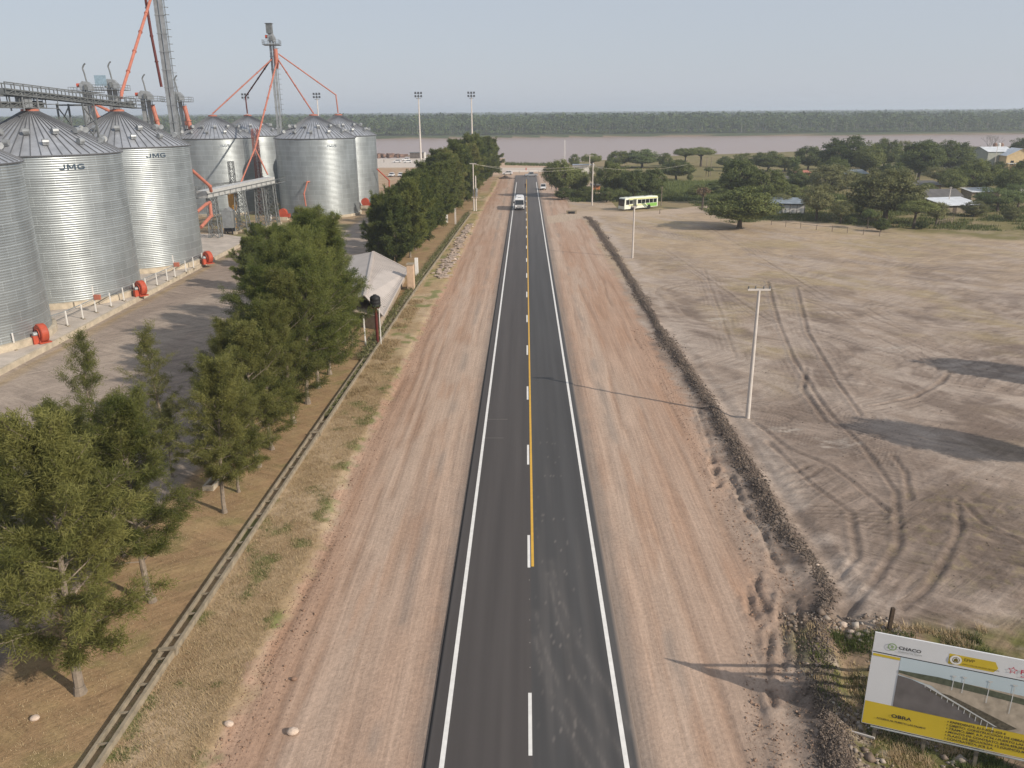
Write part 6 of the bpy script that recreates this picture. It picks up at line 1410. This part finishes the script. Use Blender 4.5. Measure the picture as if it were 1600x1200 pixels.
TREES = [ # kind, base px, base py, top py, width px, material, label
 ('dome', 1155, 357, 289, 102, mid_m, 'broad low tree standing alone at the edge of the field, casting a long shadow'),
 ('tall', 1150, 318, 248, 62, Dk, 'tall dark tree behind and left of the lone field tree'),
 ('dome', 1193, 322, 261, 62, mid_m, 'green tree directly behind the right side of the lone field tree'),
 ('dome', 1382, 346, 262, 108, Ol, 'biggest domed tree in the middle of the village'),
 ('bush', 1296, 305, 255, 72, Ol, 'round olive tree left behind the big domed village tree'),
 ('sparse', 1275, 345, 284, 58, Ol, 'loose olive tree between the blue roofed shed and the domed tree'),
 ('sparse', 1313, 349, 311, 36, Ol, 'small pale tree beside the loose olive tree at the field edge'),
 ('umbrella', 1355, 357, 326, 20, Lt, 'slender light green sapling under the big domed tree'),
 ('bush', 1376, 362, 340, 24, Dk, 'small dark round bush in front of the big domed tree'),
 ('bush', 1329, 350, 338, 16, Dk, 'tiny dark bush beside the small pale tree'),
 ('umbrella', 1427, 357, 311, 56, mid_m, 'spreading tree on thin stem right of the big domed tree'),
 ('bush', 1440, 358, 345, 18, Dk, 'tiny dark bush under the spreading thin stemmed tree'),
 ('sparse', 1462, 352, 312, 34, Ol, 'narrow tree with thin bare stems left of the white roofed shack'),
 ('bush', 1521, 338, 313, 38, Ol, 'round olive bush right of the white roofed shack'),
 ('sparse', 1558, 330, 290, 62, Lt, 'light green loose tree right of the shacks'),
 ('sparse', 1590, 326, 284, 46, Lt, 'light green tree touching the right edge of the photo'),
 ('sparse', 1487, 308, 262, 48, mid_m, 'tree behind the grey roofed shack'),
 ('dome', 1523, 306, 248, 60, mid_m, 'broad tree in front of the small white house'),
 ('tall', 1571, 312, 262, 46, mid_m, 'leafy tree below the grey and yellow buildings'),
 ('bush', 1560, 285, 251, 28, Dk, 'dark hedge-like tree against the pale grey building wall'),
 ('dome', 1598, 300, 246, 40, Dk, 'dark tree at the right edge beside the yellow building'),
 ('tall', 1592, 262, 214, 38, Dk, 'dark tree top above the yellow building roof'),
 ('dome', 1262, 268, 226, 44, Dk, 'leftmost dark tree of the river bank group'),
 ('dome', 1322, 275, 212, 78, Dk, 'widest dark domed tree on the river bank'),
 ('tall', 1351, 278, 225, 52, mid_m, 'greyish green tree in front right of the widest bank tree'),
 ('dome', 1380, 266, 216, 46, Dk, 'dark tree right of the widest river bank tree'),
 ('sparse', 1408, 262, 216, 34, Ol, 'pale feathery tree between two dark bank trees'),
 ('tall', 1434, 285, 221, 66, Dk, 'tall dark round tree in the centre of the bank group'),
 ('dome', 1447, 262, 216, 40, Dk, 'dark tree just behind the tall round one'),
 ('dome', 1482, 272, 219, 64, Dk, 'dark spreading tree right of the tall round one'),
 ('umbrella', 1529, 262, 228, 40, Dk, 'low dark crowned tree behind the small white house'),
 ('bush', 1242, 283, 256, 26, Dk, 'dark bush between the palm and the bank group'),
 ('tall', 1300, 288, 245, 40, Dk, 'dark tree filling below the leftmost bank trees'),
 ('bush', 1290, 265, 243, 36, Dk, 'small dark tree under the bank group left side'),
 ('tall', 876, 308, 248, 50, mid_m, 'tree leaning over the road shoulder beside the white pickup'),
 ('tall', 902, 306, 262, 40, mid_m, 'tree standing left of the roadside concrete pole'),
 ('sparse', 930, 300, 256, 24, Ol, 'thin pale tree directly behind the roadside pole'),
 ('tall', 958, 310, 252, 48, mid_m, 'tall tree right of the roadside concrete pole'),
 ('tall', 990, 314, 262, 42, Dk, 'dark tree just behind the city bus front'),
 ('tall', 1017, 314, 262, 40, Dk, 'dark tree behind the middle of the city bus'),
 ('umbrella', 925, 272, 239, 31, mid_m, 'small umbrella shaped tree behind the roadside pole against the river'),
 ('bush', 897, 262, 240, 18, mid_m, 'round dark tree top behind the distant T-shaped pole'),
 ('dome', 967, 262, 234, 36, mid_m, 'left tree of the river bank line behind the bus'),
 ('dome', 1003, 262, 233, 54, Lt, 'wide green tree in the river bank line behind the bus'),
 ('bush', 1041, 262, 238, 24, mid_m, 'small tree between the two wide river bank trees'),
 ('umbrella', 1070, 260, 231, 34, mid_m, 'left crown of the wide umbrella pair on the river bank'),
 ('umbrella', 1095, 260, 229, 48, mid_m, 'right crown of the wide umbrella pair on the river bank'),
 ('bush', 952, 264, 246, 16, Dk, 'low dark bush at the left end of the river bank line'),
 ('dome', 1056, 282, 248, 50, mid_m, 'round tree alone on dry grass before the river bank line'),
 ('bush', 1078, 283, 270, 10, mid_m, 'tiny shrub beside the lone round tree on dry grass'),
 ('umbrella', 1107, 276, 261, 13, mid_m, 'small tree on a thin stem right of the lone round tree'),
 ('dome', 1132, 262, 244, 24, Dk, 'small dark round tree at the river edge centre right'),
 ('sparse', 1158, 268, 237, 28, mid_m, 'pointed green tree left of the wide low crowned trees'),
 ('dome', 1200, 268, 236, 52, mid_m, 'wide low crowned tree by the river above the lone field tree'),
 ('dome', 1226, 268, 244, 34, mid_m, 'green tree left of the palm near the river'),
 ('bush', 1120, 305, 282, 44, Dk, 'dark thicket behind the dead palm trunk'),
 ('bush', 1092, 308, 288, 36, mid_m, 'green thicket left of the dead palm trunk'),
 ('bush', 1028, 306, 286, 26, mid_m, 'green shrub behind the back end of the city bus'),
 ('sparse', 1222, 330, 300, 26, Ol, 'scrawny tree before the blue roofed shed'),
 ('bush', 1470, 260, 236, 30, Dk, 'dark bush between the bank group and the small white house'),
 ('bush', 1404, 300, 262, 30, Dk, 'dark bush behind the domed village tree, right side'),
 ('dome', 1500, 292, 258, 50, mid_m, 'mid green tree left below the small white house'),
 ('bush', 1445, 312, 285, 34, mid_m, 'green bush left behind the grey roofed shack'),
 ('bush', 1236, 312, 288, 30, mid_m, 'green bush just left above the blue roofed shed'),
 ('dome', 1250, 296, 268, 40, Dk, 'dark tree between the red hut and the blue roofed shed'),
 ('bush', 1415, 330, 300, 34, mid_m, 'green bush at the right foot of the big domed tree'),
 ('bush', 1345, 335, 310, 32, mid_m, 'green bush at the left foot of the big domed tree'),
 ('sparse', 1465, 290, 258, 40, Ol, 'olive tree right of the tall round bank tree'),
 ('bush', 1540, 322, 300, 34, mid_m, 'green bush behind the round olive bush'),
 ('tall', 1420, 275, 238, 40, mid_m, 'tree filling the gap below the pale feathery bank tree'),
 ('dome', 1390, 290, 252, 46, Dk, 'dark tree right behind the crown of the big domed tree'),
 ('bush', 1508, 275, 256, 30, Dk, 'dark bush at the left side of the small white house'),
 ('bush', 1180, 300, 275, 40, mid_m, 'green bush on the skyline side of the lone field tree'),
 ('bush', 1578, 345, 322, 26, Ol, 'low olive bush near the right edge below the light green trees'),
 ('bush', 860+18, 312, 292, 26, Dk, 'dark bush at the foot of the leaning roadside tree'),
 ('bush', 915, 312, 290, 26, mid_m, 'green bush at the foot of the roadside concrete pole'),
 ('bush', 948, 316, 292, 28, Dk, 'dark bush between the roadside pole and the bus'),
 ('bush', 1332, 295, 268, 34, mid_m, 'green bush between the olive tree and the domed tree'),
]
for i, (kind, bx_, by_, ty_, w_, m_, lab) in enumerate(TREES):
    x, y = at(bx_, by_, 0); h = ztop((x, y), ty_); rad = w_/pxm((x, y))/2*1.14; pr = BT[kind][i % len(BT[kind])]
    place(pr, x, y, 0, g.uniform(0, 6.28), (rad/5.0, rad/5.0, h/8.0), lab, 'broadleaf trees of the riverside village', m_)
# two trees beyond the right edge of the photo whose shadows fall on the field
place(BT['tall'][0], 40.6, 52.2, 0, 1.0, (.62, .62, 1.18), 'tree just outside the right edge shading the field', 'trees shading the field', mid_m)
place(BT['tall'][1], 54.5, 69.0, 0, 2.0, (.72, .72, 1.2), 'farther tree outside the right edge shading the field', 'trees shading the field', mid_m)
# palms
def palm(px, py, top, lab, dead=False):
    x, y = at(px, py, 0); h = ztop((x, y), top); r = thing('palm_tree', lab, 'palm', (x, y, 0)); s = MB(); s.tube((0, 0, 0), (.1, 0, h*.55), .28, .22, 8); s.tube((.1, 0, h*.55), (0, 0, h*.9), .22, .2, 8); s.build('trunk', barkd, r)
    rs = np.random.RandomState(int(px)); B = []; D = []
    for k in range(46):
        a = rs.uniform(0, 6.28); el = rs.uniform(-1.3, 1.1) if not dead else rs.uniform(-1.5, -.3); d_ = np.array([math.cos(a)*math.cos(el), math.sin(a)*math.cos(el), math.sin(el)])
        for q in range(14): B.append(np.array([0, 0, h*.9])+d_*q*.12); D.append(d_+rs.normal(size=3)*.35)
    V, F = cards(np.array(B), np.array(D), np.full(len(B), .9), .14, rs); fastmesh('crown', V, F, leaf_mat('dead_frond', (.14, .10, .06), (.26, .19, .11), 0) if dead else light_m, r, tint=np.repeat(rs.rand(len(B)), 4))
palm(1097, 328, 289, 'dead palm trunk with hanging brown fronds at the side road', True)
palm(1239, 283, 249, 'green fan palm in front of the river bank trees')
def bare_tree(px, py, top, lab):
    x, y = at(px, py, 0); h = ztop((x, y), top); r = thing('bare_tree', lab, 'tree', (x, y, 0)); s = MB(); rs = random.Random(5)
    def br(p, d_, L, rr, k):
        q = p+d_*L; s.tube(p, q, rr, rr*.6, 5, cap=False)
        if k == 0: return
        for _ in range(3): br(q, (d_+Vector((rs.uniform(-.8, .8), rs.uniform(-.8, .8), rs.uniform(-.1, .5)))).normalized(), L*.66, rr*.55, k-1)
    br(Vector((0, 0, 0)), Vector((-.05, 0, 1)), h*.42, .35, 5); s.build('trunk', mat('bare_bark', (.28, .25, .23), .9, 0, var=.1), r)
bare_tree(1540, 262, 214, 'bare leafless tree rising behind the small white house')

# ---------------------------------------------------------------- village houses
tin = mat('bluish_tin', (.25, .29, .32), .5, .25, var=.25, scale=.6); tinw = mat('white_tin', (.62, .64, .66), .5, .1, var=.15, scale=.6); tind = mat('old_grey_roof', (.11, .105, .10), .8, 0, var=.2, scale=.8)
wallw = mat('white_plaster', (.66, .64, .60), .85, 0, var=.12, scale=1); wallb = mat('blue_grey_boards', (.19, .22, .24), .9, 0, var=.3, scale=2); wally = mat('cream_plaster', (.62, .47, .27), .85, 0, var=.1, scale=1); wallg = mat('grey_green_plaster', (.33, .345, .30), .9, 0, var=.08, scale=1); brick = mat('brick_wall', (.30, .13, .08), .9, 0, var=.2, scale=2)
def house(lab, bx_, by_, wd, dp, hw, roof_m_, wall_m_, rz=0, slope=.8, kind='shed', openings=(('door', 0.2, 1.0, 2.0), ('window', -.3, 1.0, 1.0)), z=0, nm='house'):
    x, y = at(bx_, by_, z); r = thing(nm, lab, nm.replace('_', ' '), (x, y+dp/2, z), rz)
    s = MB()
    if kind == 'shed': s.prism([(-dp/2, 0), (dp/2, 0), (dp/2, hw+slope), (-dp/2, hw)], 'x', -wd/2, wd/2)
    elif kind == 'gable': s.prism([(-dp/2, 0), (dp/2, 0), (dp/2, hw), (0, hw+slope), (-dp/2, hw)], 'x', -wd/2, wd/2)
    elif kind == 'gablef': s.prism([(-wd/2, 0), (wd/2, 0), (wd/2, hw), (0, hw+slope), (-wd/2, hw)], 'y', -dp/2, dp/2)
    else: s.box(0, 0, hw/2, wd, dp, hw)
    s.build('wall', wall_m_, r); e = .45; s = MB()
    if kind == 'shed': slab(s, [(-wd/2-e, -dp/2-e*1.6, hw+.02), (wd/2+e, -dp/2-e*1.6, hw+.02), (wd/2+e, dp/2+e, hw+slope+.12), (-wd/2-e, dp/2+e, hw+slope+.12)], .08)
    elif kind == 'gable':
        for sg in (-1, 1): slab(s, [(-wd/2-e, sg*(dp/2+e), hw+.1-slope*e/(dp/2)), (wd/2+e, sg*(dp/2+e), hw+.1-slope*e/(dp/2)), (wd/2+e, 0, hw+slope+.12), (-wd/2-e, 0, hw+slope+.12)][::sg], .08)
    elif kind == 'gablef':
        for sg in (-1, 1): slab(s, [(sg*(wd/2+e), -dp/2-e, hw+.1-slope*e/(wd/2)), (sg*(wd/2+e), dp/2+e, hw+.1-slope*e/(wd/2)), (0, dp/2+e, hw+slope+.12), (0, -dp/2-e, hw+slope+.12)][::-sg], .08)
    else: s.box(0, 0, hw+.1, wd+.3, dp+.3, .2)
    s.build('roof', roof_m_, r)
    for nm_, fx, w2, h2 in openings:
        s = MB(); zc = h2/2 if nm_ == 'door' else 1.55*hw/2.8; s.box(fx*wd, -dp/2-.02, zc, w2, .06, h2); o = s.build(nm_, glass_m if nm_ == 'window' else barkd, r)
        if nm_ == 'window': s = MB(); s.box(fx*wd, -dp/2-.05, zc-h2/2-.05, w2+.2, .12, .08); s.build('sill', wallw, o)
    return r
h1 = house('low shed with bluish tin roof beside the lone field tree', 1234, 334, 8.2, 6, 2.5, tin, wallb, R_(-14), .7, 'shed', (('door', -.05, 1.0, 1.9), ('window', .22, 1.2, .8)))
s = MB(); s.box(1.4, -3.06, 1.1, 5.0, .05, 2.0); s.build('white_panel', wallw, h1); s = MB(); 
for xx in (-1, .6, 2.2, 3.9): s.bar((xx, -3.9, 0), (xx, -3.9, 2.4), .12)
s.build('veranda_post', barkd, h1)
house('white house wall seen between the roadside trees', 912, 272, 8.5, 6, 3.4, tinw, wallw, 0, .2, 'flat', ())
house('orange walled stall under the roadside trees left of the bus', 931, 299, 2.6, 2, 1.9, tind, mat('orange_board', (.55, .20, .08), .8, 0, var=.1), 0, .3, 'shed', (), nm='stall')
house('grey roofed shack in the village right of the domed tree', 1473, 320, 9, 7, 2.2, tind, concd, R_(8), 1.5, 'gable')
house('shack with bright white tin roof between round bushes', 1497, 334, 9.5, 7, 2.1, tinw, concd, R_(12), 1.0, 'shed', (('door', -.2, 1.0, 1.8), ('window', .2, 1.0, .8)))
house('low white roofed hut behind the white roofed shack', 1537, 312, 8, 5, 2.2, tinw, concd, R_(6), .6, 'shed')
house('brick coloured hut with flat roof near the palm', 1253, 280, 5.2, 4, 2.4, mat('red_roof', (.42, .16, .11), .8, 0, var=.1), brick, 0, .4, 'shed')
house('open thatch roofed hut left of the brick coloured hut', 1229, 290, 5.5, 4, 1.9, tind, barkd, R_(5), 1.0, 'gable')
house('house with pale blue roof behind the round olive tree', 1333, 283, 9.5, 6, 2.6, tin, wallb, 0, .9, 'shed')
house('brick house with grey roof half hidden right of the domed tree', 1445, 303, 9, 6, 2.7, tind, mat('pale_brick', (.38, .26, .2), .9, 0, var=.2, scale=2), 0, .6, 'shed')
house('small white house with two dark openings near the river', 1519, 262, 12.0, 8, 4.4, tinw, wallw, R_(4), .5, 'flat', (('window', -.22, 2.0, 2.0), ('window', .22, 2.0, 2.0)))
house('small white outhouse right of the small white house', 1534, 262, 4.2, 5, 2.8, tinw, wallw, 0, .4, 'flat', (('door', 0, 1, 1.8),))
house('large pale grey green building with tin roof by the river', 1558, 266, 10.5, 12, 7.4, tinw, wallg, R_(3), 1.6, 'gable', (('window', .3, 1.2, 1.2), ('door', -.35, 1.4, 2.2)))
yb = house('cream yellow gabled building at the right edge by the river', 1594, 268, 10.5, 10, 6.2, tinw, wally, R_(-8), 2.6, 'gablef', (('window', -.28, 1.2, 1.6), ('window', .02, 1.2, 1.6), ('window', .3, 1.2, 1.6)))
s = MB(); s.box(0, -5.9, 3.2, 10, 1.6, .25); s.build('balcony', wallw, yb); s = MB()
for xx in (-4.6, -2.3, 0, 2.3, 4.6): s.bar((xx, -6.5, 0), (xx, -6.5, 3.1), .3)
s.build('balcony_column', wally, yb)
for i, px in enumerate((1565, 1571, 1575)):
    x, y = at(px, 266, 0); s = MB(); s.lathe([(.01, 0), (.8, 0), (.85, 1.3), (.4, 1.7), (.01, 1.7)], 14); s.box(0, 0, -.6, 1.8, 1.8, 1.2)
    o = s.build('roof_tank', mat('tank_brown', (.24, .15, .11), .8, 0, var=.2) if i != 1 else wallw); tag(o, ('brown', 'white', 'reddish')[i]+' water tank on the roof of the pale grey building', 'tank'); o.location = (x, y+8.0, 8.8)
house('white hut at the right edge behind the light green trees', 1598, 303, 6, 4, 2.6, tinw, wallw, 0, .5, 'shed')
# picket fences
def picket(pts, lab, sp=1.0, hgt=1.3):
    r = thing('picket_fence', lab, 'fence', (0, 0, 0)); P = [at(*q) for q in pts]; rs = random.Random(9); pr = None
    for a, b_ in zip(P[:-1], P[1:]):
        L = math.hypot(b_[0]-a[0], b_[1]-a[1]); n_ = int(L/sp)
        for i in range(n_):
            x, y = a[0]+(b_[0]-a[0])*i/n_, a[1]+(b_[1]-a[1])*i/n_; s = MB(); s.bar((x, y, -.1), (x+rs.uniform(-.1, .1), y, hgt*rs.uniform(.8, 1.1)), .12); s.build('picket', bark_m, r)
    s = MB(); 
    for a, b_ in zip(P[:-1], P[1:]): s.bar((a[0], a[1], hgt*.7), (b_[0], b_[1], hgt*.7), .05)
    s.build('rail', bark_m, r)
picket([(1462, 352), (1492, 347)], 'short grey picket fence before the white roofed shack', .8)
picket([(1205, 352), (1300, 362), (1400, 372)], 'thin post and wire fence along the field edge below the village', 3.0)
for i, (px, py, top, lab) in enumerate(((1103, 276, 246, 'wooden pole right of the umbrella tree pair'), (1110, 275, 246, 'second wooden pole right of the umbrella tree pair'), (1480, 330, 292, 'white lamp pole behind the grey roofed shack'), (1431, 283, 268, 'white lamp pole at the edge of the dark bank group'), (1144, 318, 278, 'thin pale pole in the dark tree behind the lone field tree'), (1552, 268, 228, 'thin mast beside the pale grey building'), (1033, 322, 292, 'thin pole standing behind the city bus'), (1031, 334, 327, 'short post at the verge right of the city bus'))):
    x, y = at(px, py, 0); h = ztop((x, y), top); s = MB(); s.tube((0, 0, 0), (0, 0, h), .13, .09, 8); s.box(0, 0, h-.1, .7, .08, .08); o = s.build('wooden_pole' if i in (0, 1) else 'lamp_pole', bark_m if i in (0, 1, 6, 7) else pole_m); tag(o, lab, 'pole'); o.location = (x, y, 0)
# culvert opening beside the side road
x, y = at(893, 334, 0); r = thing('culvert', 'concrete culvert mouth with dark opening beside the side road', 'culvert', (x, y, 0)); s = MB(); s.box(0, .3, .35, 2.6, .5, .9); s.build('headwall', concd, r); s = MB(); s.box(0, .0, .25, 1.6, .2, .6); s.build('opening', black_m, r)

# ---------------------------------------------------------------- forest across the river
def forest():
    rs = np.random.RandomState(77)
    def batch(X, Y, R0, Hh, nq, qs):
        n = len(X); zc = Hh*.58
        u = rs.normal(size=(n, nq, 3)); u /= np.linalg.norm(u, axis=2)[..., None]; rr = rs.uniform(.5, 1, (n, nq, 1))**.5
        P = u*rr*np.stack([R0, R0, Hh*.42], -1)[:, None, :]+np.stack([X, Y, zc+.6], -1)[:, None, :]
        P = P.reshape(-1, 3); N = len(P); nr = u.reshape(-1, 3)+rs.normal(size=(N, 3))*.5; nr[:, 2] += .3; nr /= np.linalg.norm(nr, axis=1)[:, None]
        a = np.cross(nr, rs.normal(size=(N, 3))); a /= np.linalg.norm(a, axis=1)[:, None]; b_ = np.cross(nr, a); sz = np.repeat(qs, nq)[:, None]*rs.uniform(.6, 1.2, (N, 1))
        V = np.stack([P-a*sz, P-b_*sz*.7, P+a*sz, P+b_*sz*.7], 1).reshape(-1, 3); T = np.repeat(np.repeat(rs.rand(n), nq)*.75+rs.rand(N)*.25, 4)
        return V, T
    Vs, Ts = [], []
    # low bank shrubs, then tree rows
    xs = rs.uniform(-820, 900, 900); V, T = batch(xs, shore_far(xs)+rs.uniform(4, 18, 900), rs.uniform(2, 4, 900), rs.uniform(3, 6, 900), 26, np.full(900, .9)); Vs.append(V); Ts.append(np.clip(T*.4+.6, 0, 1))
    n = 2300; xs = rs.uniform(-830, 920, n); dy = rs.uniform(0, 1, n)**1.3*130+14; hh = (12.5+rs.normal(0, 2.8, n))*(.75+.5*fbm(xs, dy*0, 45, 7))+dy*.035
    V, T = batch(xs, shore_far(xs)+dy, rs.uniform(3.2, 5.5, n), hh, 64, np.full(n, 1.15)); Vs.append(V); Ts.append(T)
    n = 3600; t = rs.rand(n); yy = 1080*np.exp(t*1.2); xs = rs.uniform(-.78, .88, n)*yy; hh = 16.5+5*fbm(xs, yy, 260, 8)+rs.normal(0, 1.2, n)+(.8 if True else 0)
    V, T = batch(xs, yy, 6+yy/400, hh, 34, 1.8+yy/900); Vs.append(V); Ts.append(T*.8)
    n = 3600; t = rs.rand(n); yy = 3300*np.exp(t*1.1); xs = rs.uniform(-.78, .88, n)*yy; hh = 17.5+6*fbm(xs, yy, 700, 9)+rs.normal(0, 1.2, n)
    V, T = batch(xs, yy, 14+yy/250, hh, 20, 4+yy/700); Vs.append(V); Ts.append(T*.6)
    V = np.concatenate(Vs); T = np.concatenate(Ts); F = np.arange(len(V)).reshape(-1, 4)
    fm = leaf_mat('forest_leaves', (.022, .046, .012), (.092, .130, .036), .22)
    tag(fastmesh('far_forest', V, F, fm, tint=T), 'continuous forest along the far river bank', 'forest', kind='stuff')
    n = 1500; xs = rs.uniform(-820, 900, n); yy = shore_far(xs)+rs.uniform(10, 45, n); hh = rs.uniform(7, 12, n); s = MB()
    for i in range(n): s.tube((xs[i], yy[i], .5), (xs[i]+rs.uniform(-.6, .6), yy[i], hh[i]), .18, .10, 4, cap=False)
    tag(s.build('forest_trunks', mat('pale_trunk', (.20, .19, .16), .9, 0, var=.2)), 'pale trunks showing in the far bank forest', 'forest', kind='stuff')
forest()

# ---------------------------------------------------------------- haze
hm = bpy.data.materials.new('haze_air'); hm.use_nodes = True; n_ = hm.node_tree.nodes; l_ = hm.node_tree.links; n_.remove(n_['Principled BSDF'])
pv = n_.new('ShaderNodeVolumePrincipled'); pv.inputs['Color'].default_value = (.80, .88, 1.0, 1); pv.inputs['Density'].default_value = .00025; pv.inputs['Anisotropy'].default_value = .2
l_.new(pv.outputs[0], n_['Material Output'].inputs['Volume'])
s = MB(); s.box(0, 0, 24, 30000, 30000, 64)
hz = s.build('haze', hm); tag(hz, 'thin pale haze over the whole plain', 'haze', kind='stuff')
bpy.context.view_layer.update()
